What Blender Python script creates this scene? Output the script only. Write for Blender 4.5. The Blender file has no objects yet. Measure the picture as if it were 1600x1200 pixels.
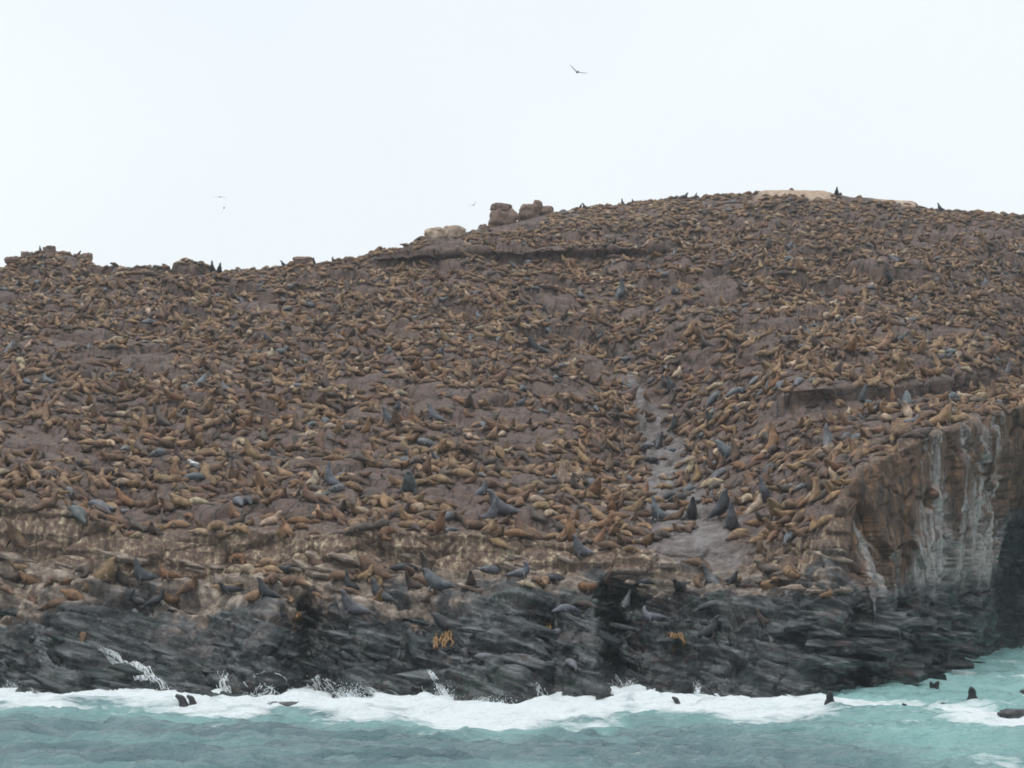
import bpy, bmesh, math, random
import numpy as np
from mathutils import Vector, Matrix

R = random.Random(7)
rng = np.random.default_rng(7)
scn = bpy.context.scene
COL = scn.collection

# ------------------------------------------------------------------ camera, sky, sun, exposure
SC = 0.8                       # metres per design unit
CAMZ = 10.0 * SC
F = 3600.0                     # focal length in photo pixels (1600 wide)
TH = math.atan(245.0 / F)      # camera tilted up a little from a boat's deck
cam_d = bpy.data.cameras.new("camera")
cam = bpy.data.objects.new("camera", cam_d)
COL.objects.link(cam)
cam.location = (0, 0, CAMZ)
cam.rotation_euler = (math.pi / 2 + TH, 0, 0)
cam_d.sensor_width = 36
cam_d.lens = 36 * F / 1600
cam_d.clip_start = 0.5
cam_d.clip_end = 12000
scn.camera = cam

SUN_EL, SUN_AZ = math.radians(76), math.radians(-110)     # high veiled sun, a little to the left
w = bpy.data.worlds.new("World")
scn.world = w
w.use_nodes = True
wn, wl = w.node_tree.nodes, w.node_tree.links
wn.clear()
sky = wn.new("ShaderNodeTexSky")
sky.sky_type = 'NISHITA'
sky.sun_disc = False
sky.sun_elevation = SUN_EL
sky.sun_rotation = SUN_AZ
sky.dust_density = 6.0
sky.air_density = 1.0
sky_bg = wn.new("ShaderNodeBackground")
sky_bg.inputs[1].default_value = 0.05
wl.new(sky.outputs[0], sky_bg.inputs[0])
# even overcast cloud layer with a very faint mottling
tc = wn.new("ShaderNodeTexCoord")
cn = wn.new("ShaderNodeTexNoise")
cn.inputs["Scale"].default_value = 3.2
cn.inputs["Detail"].default_value = 3.0
cr = wn.new("ShaderNodeValToRGB")
cr.color_ramp.elements[0].position = 0.3
cr.color_ramp.elements[0].color = (0.83, 0.89, 0.955, 1)
cr.color_ramp.elements[1].position = 0.62
cr.color_ramp.elements[1].color = (0.89, 0.955, 0.98, 1)
wl.new(tc.outputs["Generated"], cn.inputs["Vector"])
wl.new(cn.outputs[0], cr.inputs[0])
cl_bg = wn.new("ShaderNodeBackground")
cl_bg.inputs[1].default_value = 1.0
wl.new(cr.outputs[0], cl_bg.inputs[0])
mixw = wn.new("ShaderNodeMixShader")
mixw.inputs[0].default_value = 0.95
wl.new(sky_bg.outputs[0], mixw.inputs[1])
wl.new(cl_bg.outputs[0], mixw.inputs[2])
wo = wn.new("ShaderNodeOutputWorld")
wl.new(mixw.outputs[0], wo.inputs[0])

sun_d = bpy.data.lights.new("sun", 'SUN')
sun_d.energy = 1.35
sun_d.angle = math.radians(25)
sun_d.color = (1.0, 0.97, 0.93)
sun = bpy.data.objects.new("sun", sun_d)
COL.objects.link(sun)
sd = Vector((math.cos(SUN_EL) * math.sin(SUN_AZ), math.cos(SUN_EL) * math.cos(SUN_AZ), math.sin(SUN_EL)))
sun.rotation_euler = (-sd).to_track_quat('-Z', 'Y').to_euler()

vs = scn.view_settings
vs.view_transform = 'Standard'
vs.look = 'None'
vs.exposure = 0.14
vs.gamma = 1.0
vs.use_curve_mapping = False
scn.cycles.use_denoising = True
scn.cycles.max_bounces = 5
scn.cycles.diffuse_bounces = 3
scn.cycles.volume_bounces = 1
scn.cycles.pixel_filter_type = 'BLACKMAN_HARRIS'
scn.cycles.filter_width = 1.8          # the soft long-zoom lens

# ------------------------------------------------------------------ helpers
CT, ST = math.cos(TH), math.sin(TH)

def at(u, v, Y):
    """point at photo pixel (u, v) and design distance Y"""
    u, v, Y = np.asarray(u, float), np.asarray(v, float), np.asarray(Y, float) * SC
    fwd = F * CT - (600 - v) * ST
    up = F * ST + (600 - v) * CT
    return np.stack(np.broadcast_arrays((u - 800) / fwd * Y, Y, CAMZ + up / fwd * Y), -1)

def proj(P):
    P = np.asarray(P, float)
    x, y, z = P[..., 0], P[..., 1], P[..., 2] - CAMZ
    d = y * CT + z * ST
    h = -y * ST + z * CT
    return 800 + F * x / d, 600 - F * h / d, d

def water_Y(v):
    v = np.asarray(v, float)
    fwd = F * CT - (600 - v) * ST
    up = F * ST + (600 - v) * CT
    return -CAMZ / up * fwd / SC

def sstep(a, b, x):
    t = np.clip((x - a) / (b - a), 0, 1)
    return t * t * (3 - 2 * t)

def _hash(ix, iy, iz, seed):
    with np.errstate(over='ignore'):
        h = (ix.astype(np.uint32) * np.uint32(374761393) + iy.astype(np.uint32) * np.uint32(668265263)
             + iz.astype(np.uint32) * np.uint32(2246822519) + np.uint32((seed * 3266489917) & 0xffffffff))
        h ^= h >> np.uint32(15)
        h *= np.uint32(2246822519)
        h ^= h >> np.uint32(13)
        h *= np.uint32(3266489917)
        h ^= h >> np.uint32(16)
    return h.astype(np.float32) / np.float32(4294967295.0)

def vnoise(p, seed=0):
    """value noise in [-1, 1]"""
    p = np.asarray(p, np.float32)
    i = np.floor(p)
    f = p - i
    f = f * f * f * (f * (f * 6 - 15) + 10)
    i = i.astype(np.int64)
    x0, y0, z0 = i[..., 0], i[..., 1], i[..., 2]
    r = 0
    for dx in (0, 1):
        wx = f[..., 0] if dx else 1 - f[..., 0]
        for dy in (0, 1):
            wy = f[..., 1] if dy else 1 - f[..., 1]
            for dz in (0, 1):
                wz = f[..., 2] if dz else 1 - f[..., 2]
                r = r + wx * wy * wz * _hash(x0 + dx, y0 + dy, z0 + dz, seed)
    return r * 2 - 1

def fbm(p, octaves=4, seed=0, gain=0.5):
    p = np.asarray(p, np.float32)
    a, s, t = 1.0, 0, 0
    for o in range(octaves):
        s = s + a * vnoise(p * (2.03 ** o) + 17.3 * o, seed + o)
        t += a
        a *= gain
    return s / t

def worley(p, seed=0):
    p = np.asarray(p, np.float32)
    i = np.floor(p).astype(np.int64)
    f1 = np.full(p.shape[:-1], 9.0, np.float32)
    f2 = f1.copy()
    idn = np.zeros_like(f1)
    for dx in (-1, 0, 1):
        for dy in (-1, 0, 1):
            for dz in (-1, 0, 1):
                cx, cy, cz = i[..., 0] + dx, i[..., 1] + dy, i[..., 2] + dz
                d = np.sqrt((cx + _hash(cx, cy, cz, seed) - p[..., 0]) ** 2 + (cy + _hash(cx, cy, cz, seed + 1) - p[..., 1]) ** 2
                            + (cz + _hash(cx, cy, cz, seed + 2) - p[..., 2]) ** 2).astype(np.float32)
                near = d < f1
                f2 = np.where(near, f1, np.minimum(f2, d))
                idn = np.where(near, _hash(cx, cy, cz, seed + 3), idn)
                f1 = np.where(near, d, f1)
    return f1, f2, idn

def mesh_np(name, V, Q, smooth=True):
    """mesh from vertex array and a (n,3) or (n,4) face array"""
    V = np.asarray(V, np.float32)
    Q = np.asarray(Q, np.int32)
    me = bpy.data.meshes.new(name)
    me.vertices.add(len(V))
    me.vertices.foreach_set("co", V.ravel())
    k = Q.shape[1]
    me.loops.add(Q.size)
    me.loops.foreach_set("vertex_index", Q.ravel())
    me.polygons.add(len(Q))
    me.polygons.foreach_set("loop_start", np.arange(0, Q.size, k, dtype=np.int32))
    me.polygons.foreach_set("loop_total", np.full(len(Q), k, np.int32))
    me.polygons.foreach_set("use_smooth", np.full(len(Q), smooth, bool))
    me.update(calc_edges=True)
    return me

def attr(me, name, val):
    a = me.attributes.new(name, 'FLOAT', 'POINT')
    a.data.foreach_set("value", np.asarray(val, np.float32).ravel())

def attr_col(me, name, val):
    a = me.attributes.new(name, 'FLOAT_COLOR', 'POINT')
    a.data.foreach_set("color", np.asarray(val, np.float32).ravel())

def link(name, me, mat=None, parent=None, loc=None):
    o = bpy.data.objects.new(name, me)
    COL.objects.link(o)
    if mat is not None and me is not None and not me.materials:
        me.materials.append(mat)
    if parent is not None:
        o.parent = parent
    if loc is not None:
        o.location = loc
    return o

def tag(o, label=None, cat=None, group=None, kind=None):
    if label: o["label"] = label
    if cat: o["category"] = cat
    if group: o["group"] = group
    if kind: o["kind"] = kind
    return o

# ------------------------------------------------------------------ materials
class NT:
    def __init__(self, name):
        self.m = bpy.data.materials.new(name)
        self.m.use_nodes = True
        self.n, self.l = self.m.node_tree.nodes, self.m.node_tree.links
        self.n.clear()
        self.out = self.n.new("ShaderNodeOutputMaterial")
        self.b = self.n.new("ShaderNodeBsdfPrincipled")
        self.l.new(self.b.outputs[0], self.out.inputs[0])
        g = self.n.new("ShaderNodeNewGeometry")
        self.pos = g.outputs["Position"]
        self.nor = g.outputs["Normal"]
    def set(self, k, v):
        if hasattr(v, "is_linked") or hasattr(v, "links"):
            self.l.new(v, self.b.inputs[k])
        else:
            self.b.inputs[k].default_value = v
    def at(self, name, out="Fac", typ='GEOMETRY'):
        a = self.n.new("ShaderNodeAttribute")
        a.attribute_name = name
        a.attribute_type = typ
        return a.outputs[out]
    def scale(self, sx, sy, sz, src=None):
        v = self.n.new("ShaderNodeVectorMath")
        v.operation = 'MULTIPLY'
        self.l.new(src or self.pos, v.inputs[0])
        v.inputs[1].default_value = (sx, sy, sz)
        return v.outputs[0]
    def noise(self, scale, detail=4, rough=0.55, vec=None):
        t = self.n.new("ShaderNodeTexNoise")
        t.inputs["Scale"].default_value = scale
        t.inputs["Detail"].default_value = detail
        t.inputs["Roughness"].default_value = rough
        self.l.new(vec or self.pos, t.inputs["Vector"])
        return t.outputs[0]
    def ramp(self, fac, stops):
        r = self.n.new("ShaderNodeValToRGB")
        e = r.color_ramp.elements
        while len(e) < len(stops):
            e.new(0.5)
        for k, (p, c) in enumerate(stops):
            e[k].position = p
            e[k].color = (c, c, c, 1) if isinstance(c, (int, float)) else (*c, 1)
        self.l.new(fac, r.inputs[0])
        return r.outputs[0]
    def mix(self, fac, a, b, mode='MIX'):
        m = self.n.new("ShaderNodeMix")
        m.data_type = 'RGBA'
        m.blend_type = mode
        for s, v in ((0, fac), (6, a), (7, b)):
            if hasattr(v, "links"):
                self.l.new(v, m.inputs[s])
            else:
                m.inputs[s].default_value = v if s == 0 else (*v, 1)
        return m.outputs[2]
    def math(self, op, a, b=0.0, clamp=False):
        m = self.n.new("ShaderNodeMath")
        m.operation = op
        m.use_clamp = clamp
        for s, v in ((0, a), (1, b)):
            if hasattr(v, "links"):
                self.l.new(v, m.inputs[s])
            else:
                m.inputs[s].default_value = v
        return m.outputs[0]
    def bump(self, h, strength, dist):
        b = self.n.new("ShaderNodeBump")
        b.inputs["Strength"].default_value = strength
        b.inputs["Distance"].default_value = dist
        self.l.new(h, b.inputs["Height"])
        self.l.new(b.outputs[0], self.b.inputs["Normal"])

def rock_material():
    t = NT("island_rock")
    n1 = t.noise(0.35, 5)
    n2 = t.noise(1.6, 5, 0.6)
    n3 = t.noise(7.0, 4, 0.6)
    # brown-mauve slope rock polished and soiled by the animals
    base = t.ramp(n1, [(0.3, (0.088, 0.060, 0.052)), (0.5, (0.128, 0.094, 0.085)), (0.7, (0.172, 0.134, 0.125))])
    soil = t.ramp(t.noise(2.2, 5, 0.65), [(0.40, 0.0), (0.58, 0.95)])
    base = t.mix(soil, base, (0.105, 0.062, 0.045))
    base = t.mix(t.ramp(n3, [(0.5, 0.0), (0.8, 0.55)]), base, (0.20, 0.155, 0.12))
    # cracks between the slabs
    vs_ = t.n.new("ShaderNodeTexVoronoi")
    vs_.feature = 'DISTANCE_TO_EDGE'
    vs_.inputs["Scale"].default_value = 1.0
    ws_ = t.n.new("ShaderNodeVectorMath")
    ws_.operation = 'MULTIPLY_ADD'
    t.l.new(t.noise(0.5, 4, 0.6), ws_.inputs[0])
    ws_.inputs[1].default_value = (1.6, 1.6, 1.6)
    t.l.new(t.scale(0.62, 0.36, 0.3), ws_.inputs[2])
    t.l.new(ws_.outputs[0], vs_.inputs["Vector"])
    base = t.mix(t.ramp(vs_.outputs["Distance"], [(0.012, 0.9), (0.055, 0.0)]), base, (0.036, 0.026, 0.025))
    # the wet gully
    base = t.mix(t.math('MULTIPLY', t.at("gully"), 0.78), base, t.ramp(n2, [(0.35, (0.080, 0.060, 0.054)), (0.5, (0.150, 0.130, 0.128)), (0.66, (0.225, 0.208, 0.208))]))
    # the ledge bands: brown with pale vertical runs
    streak = t.noise(1.0, 4, 0.6, t.scale(3.2, 3.2, 0.22))
    led = t.ramp(streak, [(0.36, (0.090, 0.058, 0.045)), (0.5, (0.165, 0.110, 0.080)), (0.58, (0.27, 0.205, 0.14)), (0.68, (0.50, 0.41, 0.29))])
    base = t.mix(t.at("ledge"), base, led)
    # the bench above the tide
    ben = t.ramp(n2, [(0.32, (0.10, 0.072, 0.055)), (0.5, (0.22, 0.172, 0.138)), (0.66, (0.42, 0.345, 0.28))])
    base = t.mix(t.at("bench"), base, ben)
    # pale cliff with rust runs
    cl = t.ramp(t.noise(0.9, 7, 0.72), [(0.3, (0.12, 0.100, 0.090)), (0.45, (0.25, 0.225, 0.21)), (0.55, (0.36, 0.33, 0.31)), (0.7, (0.50, 0.46, 0.43))])
    run = t.noise(1.0, 5, 0.6, t.scale(0.62, 0.62, 0.05))
    rust = t.ramp(t.math('ADD', run, t.math('MULTIPLY', t.at("rust"), 0.34)), [(0.58, 0.0), (0.68, 1.0)])
    rcol = t.ramp(t.noise(1.4, 4, 0.6, t.scale(1.6, 1.6, 0.25)), [(0.38, (0.050, 0.030, 0.022)), (0.54, (0.120, 0.066, 0.040)), (0.70, (0.23, 0.120, 0.058))])
    cl = t.mix(rust, cl, rcol)
    vo = t.n.new("ShaderNodeTexVoronoi")
    vo.feature = 'DISTANCE_TO_EDGE'
    vo.inputs["Scale"].default_value = 1.0
    wv = t.n.new("ShaderNodeVectorMath")
    wv.operation = 'MULTIPLY_ADD'
    t.l.new(t.noise(0.7, 4, 0.6), wv.inputs[0])
    wv.inputs[1].default_value = (1.3, 1.3, 1.3)
    t.l.new(t.scale(0.42, 0.42, 0.20), wv.inputs[2])
    t.l.new(wv.outputs[0], vo.inputs["Vector"])
    cl = t.mix(t.ramp(vo.outputs["Distance"], [(0.006, 0.85), (0.022, 0.0)]), cl, (0.05, 0.04, 0.036))
    base = t.mix(t.at("cliff"), base, cl)
    # tide-blackened, weedy rock, with sheen streaks painted along the beds
    blk = t.ramp(n2, [(0.3, (0.006, 0.007, 0.009)), (0.48, (0.009, 0.013, 0.015)), (0.58, (0.018, 0.026, 0.028)), (0.72, (0.050, 0.064, 0.066))])
    blk = t.mix(t.ramp(t.noise(0.28, 4, 0.6), [(0.52, 0.0), (0.66, 0.5)]), blk, (0.016, 0.032, 0.026))
    blk = t.mix(t.ramp(t.noise(0.5, 4, 0.6, t.scale(1, 1, 1.6)), [(0.60, 0.0), (0.68, 0.6)]), blk, (0.060, 0.030, 0.026))
    wet = t.at("wet")
    sk_ = t.n.new("ShaderNodeVectorMath")
    sk_.operation = 'DOT_PRODUCT'
    t.l.new(t.pos, sk_.inputs[0])
    sk_.inputs[1].default_value = (0.27, 0.06, 1.0)
    cx_ = t.n.new("ShaderNodeCombineXYZ")
    t.l.new(t.math('MULTIPLY', sk_.outputs["Value"], 3.2), cx_.inputs[2])
    ad_ = t.n.new("ShaderNodeVectorMath")
    ad_.operation = 'ADD'
    t.l.new(cx_.outputs[0], ad_.inputs[0])
    t.l.new(t.scale(0.45, 0.45, 0.0), ad_.inputs[1])
    bedn = t.noise(1.0, 6, 0.65, ad_.outputs[0])
    gloss = t.ramp(bedn, [(0.44, 0.0), (0.62, 1.0)])
    blk = t.mix(t.ramp(bedn, [(0.54, 0.0), (0.68, 0.6)]), blk, (0.085, 0.106, 0.112))  # wet highlights painted into the colour as pale streaks along the bedding
    gry = t.ramp(n2, [(0.32, (0.020, 0.020, 0.021)), (0.50, (0.058, 0.056, 0.057)), (0.66, (0.165, 0.155, 0.150))])
    blk = t.mix(t.ramp(wet, [(0.45, 0.0), (0.9, 1.0)]), gry, blk)
    base = t.mix(t.ramp(wet, [(0.0, 0.0), (0.45, 1.0)]), base, blk)
    base = t.mix(t.math('MULTIPLY', t.at("pinkline"), 0.8), base, (0.14, 0.10, 0.10))
    base = t.mix(t.at("pale"), base, t.ramp(n2, [(0.35, (0.30, 0.21, 0.15)), (0.65, (0.52, 0.39, 0.28))]))
    t.set("Base Color", base)
    ro = t.math('SUBTRACT', 0.78, t.math('MULTIPLY', wet, 0.54))
    ro = t.math('SUBTRACT', ro, t.math('MULTIPLY', t.at("gully"), 0.3))
    t.set("Roughness", ro)
    t.set("Specular IOR Level", t.math('SUBTRACT', 0.42, t.math('MULTIPLY', wet, t.math('SUBTRACT', 0.27, t.math('MULTIPLY', gloss, 0.95)))))
    t.bump(t.math('ADD', t.noise(4.0, 6, 0.65), t.math('MULTIPLY', n3, 0.4)), 0.8, 0.2)
    return t.m

def fur_material(mass):
    t = NT("fur_of_colony" if mass else "fur")
    if mass:
        colr, alpha = t.at("fur", "Color"), t.at("fur", "Alpha")
    else:
        oi = t.n.new("ShaderNodeObjectInfo")
        colr, alpha = oi.outputs["Color"], oi.outputs["Alpha"]
    mott = t.ramp(t.noise(2.6, 4, 0.65), [(0.32, 0.42), (0.5, 0.95), (0.68, 1.5)])
    c = t.mix(1.0, colr, mott, 'MULTIPLY')
    c = t.mix(t.at("dark"), c, (0.045, 0.036, 0.032))
    t.set("Base Color", c)
    t.set("Roughness", t.math('SUBTRACT', 0.72, t.math('MULTIPLY', alpha, 0.34)))
    t.set("Specular IOR Level", 0.4)
    return t.m

def plain_material(name, a, b, scale=3.0, rough=0.7, bump=0.0):
    t = NT(name)
    n = t.noise(scale, 5, 0.6)
    t.set("Base Color", t.ramp(n, [(0.35, a), (0.65, b)]))
    t.set("Roughness", rough)
    if bump:
        t.bump(t.noise(scale * 3, 5, 0.65), bump, 0.1)
    return t.m

def sea_material():
    t = NT("sea_water")
    aer = t.at("aer")
    n = t.noise(0.22, 4, 0.6, t.scale(0.6, 1.0, 1.0))
    c = t.ramp(n, [(0.35, (0.110, 0.180, 0.200)), (0.65, (0.160, 0.265, 0.280))])
    c = t.mix(aer, c, (0.29, 0.52, 0.50))
    foam_n = t.noise(0.9, 7, 0.68, t.scale(0.4, 1.0, 1.0))
    foam_f = t.noise(4.5, 5, 0.65, t.scale(0.45, 1.0, 1.0))
    fsum = t.math('ADD', t.at("foam"), t.math('MULTIPLY', t.math('SUBTRACT', foam_n, 0.5), 2.0))
    fsum = t.math('ADD', fsum, t.math('MULTIPLY', t.math('SUBTRACT', foam_f, 0.5), 0.8))
    ff = t.ramp(fsum, [(0.40, 0.0), (0.62, 0.5), (1.0, 1.0)])
    c = t.mix(ff, c, (0.80, 0.86, 0.88))
    t.set("Base Color", c)
    t.set("Roughness", t.math('ADD', 0.16, t.math('MULTIPLY', ff, 0.7)))
    t.set("IOR", 1.33)
    t.set("Specular IOR Level", 0.5)
    t.bump(t.math('ADD', t.noise(1.8, 6, 0.65, t.scale(0.5, 1.0, 1.0)), t.math('MULTIPLY', foam_f, 0.5)), 1.0, 0.45)
    return t.m

M_ROCK = rock_material()
M_FUR = fur_material(False)
M_FURM = fur_material(True)
M_SEA = sea_material()
M_FOAM = plain_material("foam_white", (0.70, 0.76, 0.79), (0.90, 0.93, 0.94), 5.0, 0.85)
M_KELP = plain_material("kelp_orange", (0.13, 0.065, 0.02), (0.30, 0.165, 0.05), 4.0, 0.5)
M_BIRD = plain_material("dark_feathers", (0.03, 0.03, 0.035), (0.09, 0.09, 0.10), 6.0, 0.7)
M_GULL = plain_material("white_feathers", (0.72, 0.74, 0.75), (0.85, 0.86, 0.86), 6.0, 0.7)
M_BOULD = plain_material("brown_boulder", (0.12, 0.078, 0.062), (0.27, 0.185, 0.145), 1.5, 0.85, 0.6)
M_BOULP = plain_material("pale_boulder", (0.26, 0.19, 0.14), (0.52, 0.40, 0.31), 1.5, 0.85, 0.6)
M_BOULW = plain_material("wet_boulder", (0.018, 0.020, 0.024), (0.055, 0.058, 0.062), 1.5, 0.35, 0.6)

# ------------------------------------------------------------------ the island: profiles from the sea to the crest
US = np.concatenate([np.arange(-900, -100, 14.0), np.arange(-100, 1700, 2.0), np.arange(1700, 2500, 14.0)])
NC = len(US)

def curve(pts, sm=9):
    p = np.array(pts, float)
    c = np.interp(np.arange(-1000, 2600, 1.0), p[:, 0], p[:, 1])
    k = np.hanning(sm * 2 + 3)[1:-1]
    k /= k.sum()
    c = np.convolve(np.pad(c, sm, mode='edge'), k, 'valid')
    return np.interp(US, np.arange(-1000, 2600, 1.0), c)

B_v = curve([(-900, 1085), (-300, 1090), (0, 1088), (100, 1096), (200, 1089), (330, 1094), (420, 1102), (480, 1086), (560, 1100), (640, 1094), (720, 1104),
             (800, 1106), (860, 1096), (930, 1098), (960, 1084), (1060, 1090), (1130, 1096), (1200, 1100), (1290, 1096), (1345, 1082), (1370, 1086), (1390, 1070),
             (1470, 1062), (1485, 1046), (1540, 1038), (1560, 1028), (1580, 1020), (1640, 1010), (2500, 990)], 8)
B_Y = water_Y(B_v)
C_v = curve([(-900, 985), (0, 985), (200, 962), (300, 975), (400, 965), (600, 978), (800, 965), (950, 962), (1100, 962), (1200, 965), (1280, 985), (1310, 975), (1330, 950),
             (1400, 948), (1450, 942), (1550, 925), (1575, 890), (1640, 880), (2500, 860)])
C_dY = curve([(-900, 8), (0, 8), (300, 9), (500, 8), (700, 9), (950, 9), (1200, 7), (1300, 4), (1340, 2.0), (1450, 1.5), (1550, 1), (1566, 8), (1580, 12), (1900, 10), (2500, 6)], 5)
SHIFT = 6.0 * (1 - sstep(1180, 1300, US))
C_dY = C_dY + SHIFT
C_Y = B_Y + C_dY
D_v = curve([(-900, 895), (0, 880), (150, 885), (200, 905), (400, 902), (600, 905), (800, 895), (950, 892), (1060, 892), (1200, 892), (1270, 900), (1340, 850), (1450, 840),
             (1550, 815), (1575, 790), (1640, 780), (2500, 760)])
D_Y = curve([(-900, 165), (0, 162), (200, 161), (600, 160), (950, 160), (1200, 158), (1280, 155), (1340, 158), (1390, 163), (1450, 168), (1550, 188), (1562, 192), (1572, 208), (1640, 216), (2500, 225)], 4)
D_Y = D_Y + SHIFT
E_v = curve([(-900, 800), (0, 782), (100, 790), (150, 815), (200, 838), (400, 838), (600, 828), (800, 840), (950, 858), (1060, 862), (1200, 852), (1280, 835), (1310, 790), (1345, 735),
             (1420, 695), (1500, 665), (1560, 645), (1575, 640), (1640, 618), (2500, 580)])
E_Y = curve([(-900, 169), (0, 165), (200, 163.5), (600, 162.5), (950, 162), (1200, 161), (1280, 157.5), (1340, 160.5), (1390, 165), (1450, 170), (1550, 189), (1562, 192), (1572, 204), (1640, 212), (2500, 222)], 4)
E_Y = E_Y + SHIFT
Fa_v = curve([(-900, 650), (0, 640), (400, 645), (700, 650), (900, 690), (1020, 715), (1060, 712), (1120, 690), (1200, 650), (1240, 632), (1400, 628), (1540, 612), (1640, 590), (2500, 560)])
Fa_Y = curve([(-900, 192), (0, 190), (400, 190), (700, 191), (900, 191), (1000, 196), (1060, 195), (1120, 188), (1200, 184), (1300, 183), (1450, 190), (1560, 205), (1640, 222), (2500, 232)])
led2 = sstep(1170, 1230, US) * (1 - sstep(1530, 1570, US))
Fb_v = Fa_v - 23 - 4 * led2
Fb_Y = Fa_Y + np.where(led2 > 0, 0, 0) + (1 - led2) * 4.5 - led2 * 0.9
G_v = curve([(-900, 520), (0, 510), (250, 525), (400, 520), (800, 515), (960, 545), (1060, 510), (1200, 490), (1400, 485), (1640, 480), (2500, 480)])
G_Y = curve([(-900, 222), (0, 219), (400, 219), (800, 220), (960, 222), (1060, 217), (1200, 218), (1400, 224), (1640, 236), (2500, 245)])
led1 = sstep(560, 600, US) * (1 - sstep(1030, 1075, US))
Ha_v = curve([(-900, 450), (0, 442), (340, 436), (570, 410), (800, 406), (1040, 402), (1200, 385), (1640, 400), (2500, 410)])
Ha_Y = curve([(-900, 240), (0, 240), (340, 241), (570, 243), (800, 243), (1040, 243), (1200, 244), (1640, 252), (2500, 260)])
I_v = curve([(-900, 480), (-200, 445), (-60, 436), (0, 420), (30, 406), (55, 391), (95, 389), (125, 402), (160, 420), (250, 421), (340, 424), (440, 418), (460, 408), (500, 411), (570, 402), (580, 394), (640, 388), (645, 380),
             (700, 372), (765, 352), (800, 346), (860, 329), (920, 321), (1000, 313), (1060, 305), (1100, 303), (1180, 297), (1195, 293), (1290, 294), (1330, 304), (1400, 308),
             (1428, 309), (1436, 320), (1470, 325), (1600, 333), (1900, 350), (2500, 400)], 3)
I_Y = curve([(-900, 250), (0, 247), (340, 246), (500, 247), (575, 252), (700, 262), (860, 268), (1640, 270), (2500, 275)])
Hb_v = Ha_v - 17 * led1 - 2 * (1 - led1)
Hb_v = np.maximum(Hb_v, I_v + 3)
Hb_Y = Ha_Y - 1.1 * led1 + 0.8 * (1 - led1)
def deep(Y): return 168 + (Y - 163) * 1.66
Fb_Y = deep(Fa_Y + (1 - led2) * 4.5) - led2 * (0.6 + 1.2 * np.sin(US * 0.043) * np.cos(US * 0.017))
Fa_Y, G_Y, Ha_Y, I_Y = deep(Fa_Y), deep(G_Y), deep(Ha_Y), deep(I_Y)
Hb_Y = Ha_Y - (1.6 + 1.6 * np.interp(US, np.arange(540, 1120, 22), np.sin(np.arange(27) * 2.3) * np.cos(np.arange(27) * 0.9))) * led1 + 2.0 * (1 - led1)

def pt(v, Y): return at(US, v, Y)
Pb = pt(B_v, B_Y)
lines = [
    ("under", Pb + np.array([0, -5.0, -2.6])),
    ("B", Pb), ("C", pt(C_v, C_Y)), ("D", pt(D_v, D_Y)), ("E", pt(E_v, E_Y)), ("Fa", pt(Fa_v, Fa_Y)), ("Fb", pt(Fb_v, Fb_Y)),
    ("G", pt(G_v, G_Y)), ("Ha", pt(Ha_v, Ha_Y)), ("Hb", pt(Hb_v, Hb_Y)), ("I", pt(I_v, I_Y))]
crest = lines[-1][1]
lines.append(("J", crest + np.array([0, 12.0, -2.2])))
back = crest.copy(); back[:, 1] = 470 * SC; back[:, 2] = -3
lines.append(("K", back))
counts = [6, 120, 66, 74, 120, 24, 90, 72, 16, 50, 10, 8]
segs, zone = [], []
for k, n in enumerate(counts):
    a, b = lines[k][1], lines[k + 1][1]
    t = np.linspace(0, 1, n, endpoint=False)
    segs.append(a[None] + (b - a)[None] * t[:, None, None])
    zone += list(k + t)
segs.append(lines[-1][1][None])
zone.append(float(len(counts)))
P = np.concatenate(segs, 0)
ZN = np.array(zone)[:, None] * np.ones((1, NC))
NR = len(P)
# ease the kinks of the profile
for _ in range(10):
    P[1:-1] = 0.25 * P[:-2] + 0.5 * P[1:-1] + 0.25 * P[2:]
# the island ends beyond the frame: sink the ends
endf = sstep(-880, -500, US) * (1 - sstep(2150, 2480, US))
P[..., 2] = (P[..., 2] + 4) * endf[None] - 4

UU = np.broadcast_to(US[None], P.shape[:2])
right = sstep(1300, 1350, UU)                      # cliff columns
Z_shore = sstep(0.7, 1.1, ZN) * (1 - sstep(2.7, 3.05, ZN))
Z_ledge = sstep(2.75, 3.05, ZN) * (1 - sstep(3.9, 4.1, ZN)) * (1 - right)
Z_slope = sstep(3.9, 4.2, ZN)
Z_cliff = right * sstep(1.05, 1.4, ZN) * (1 - sstep(3.95, 4.08, ZN))

def normals(P):
    du = np.gradient(P, axis=1)
    dv = np.gradient(P, axis=0)
    n = np.cross(du, dv)
    n /= np.linalg.norm(n, axis=-1, keepdims=True) + 1e-9
    return n

N0 = normals(P)
for _ in range(6):
    N0[1:-1] = (N0[:-2] + N0[1:-1] + N0[2:]) / 3
    N0[:, 1:-1] = (N0[:, :-2] + N0[:, 1:-1] + N0[:, 2:]) / 3
N0 /= np.linalg.norm(N0, axis=-1, keepdims=True) + 1e-9
if N0[NR // 2, NC // 2, 2] < 0:
    N0 = -N0
_cw = (right * sstep(1.0, 1.3, ZN) * (1 - sstep(3.85, 4.1, ZN)))[..., None]
N0[..., 2:] *= 1 - 0.95 * _cw                      # the cliff breaks along upright joints
N0 /= np.linalg.norm(N0, axis=-1, keepdims=True) + 1e-9
p = P.astype(np.float32)
X, Yw, Z = p[..., 0], p[..., 1], p[..., 2]

disp = np.zeros(P.shape[:2], np.float32)
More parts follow.
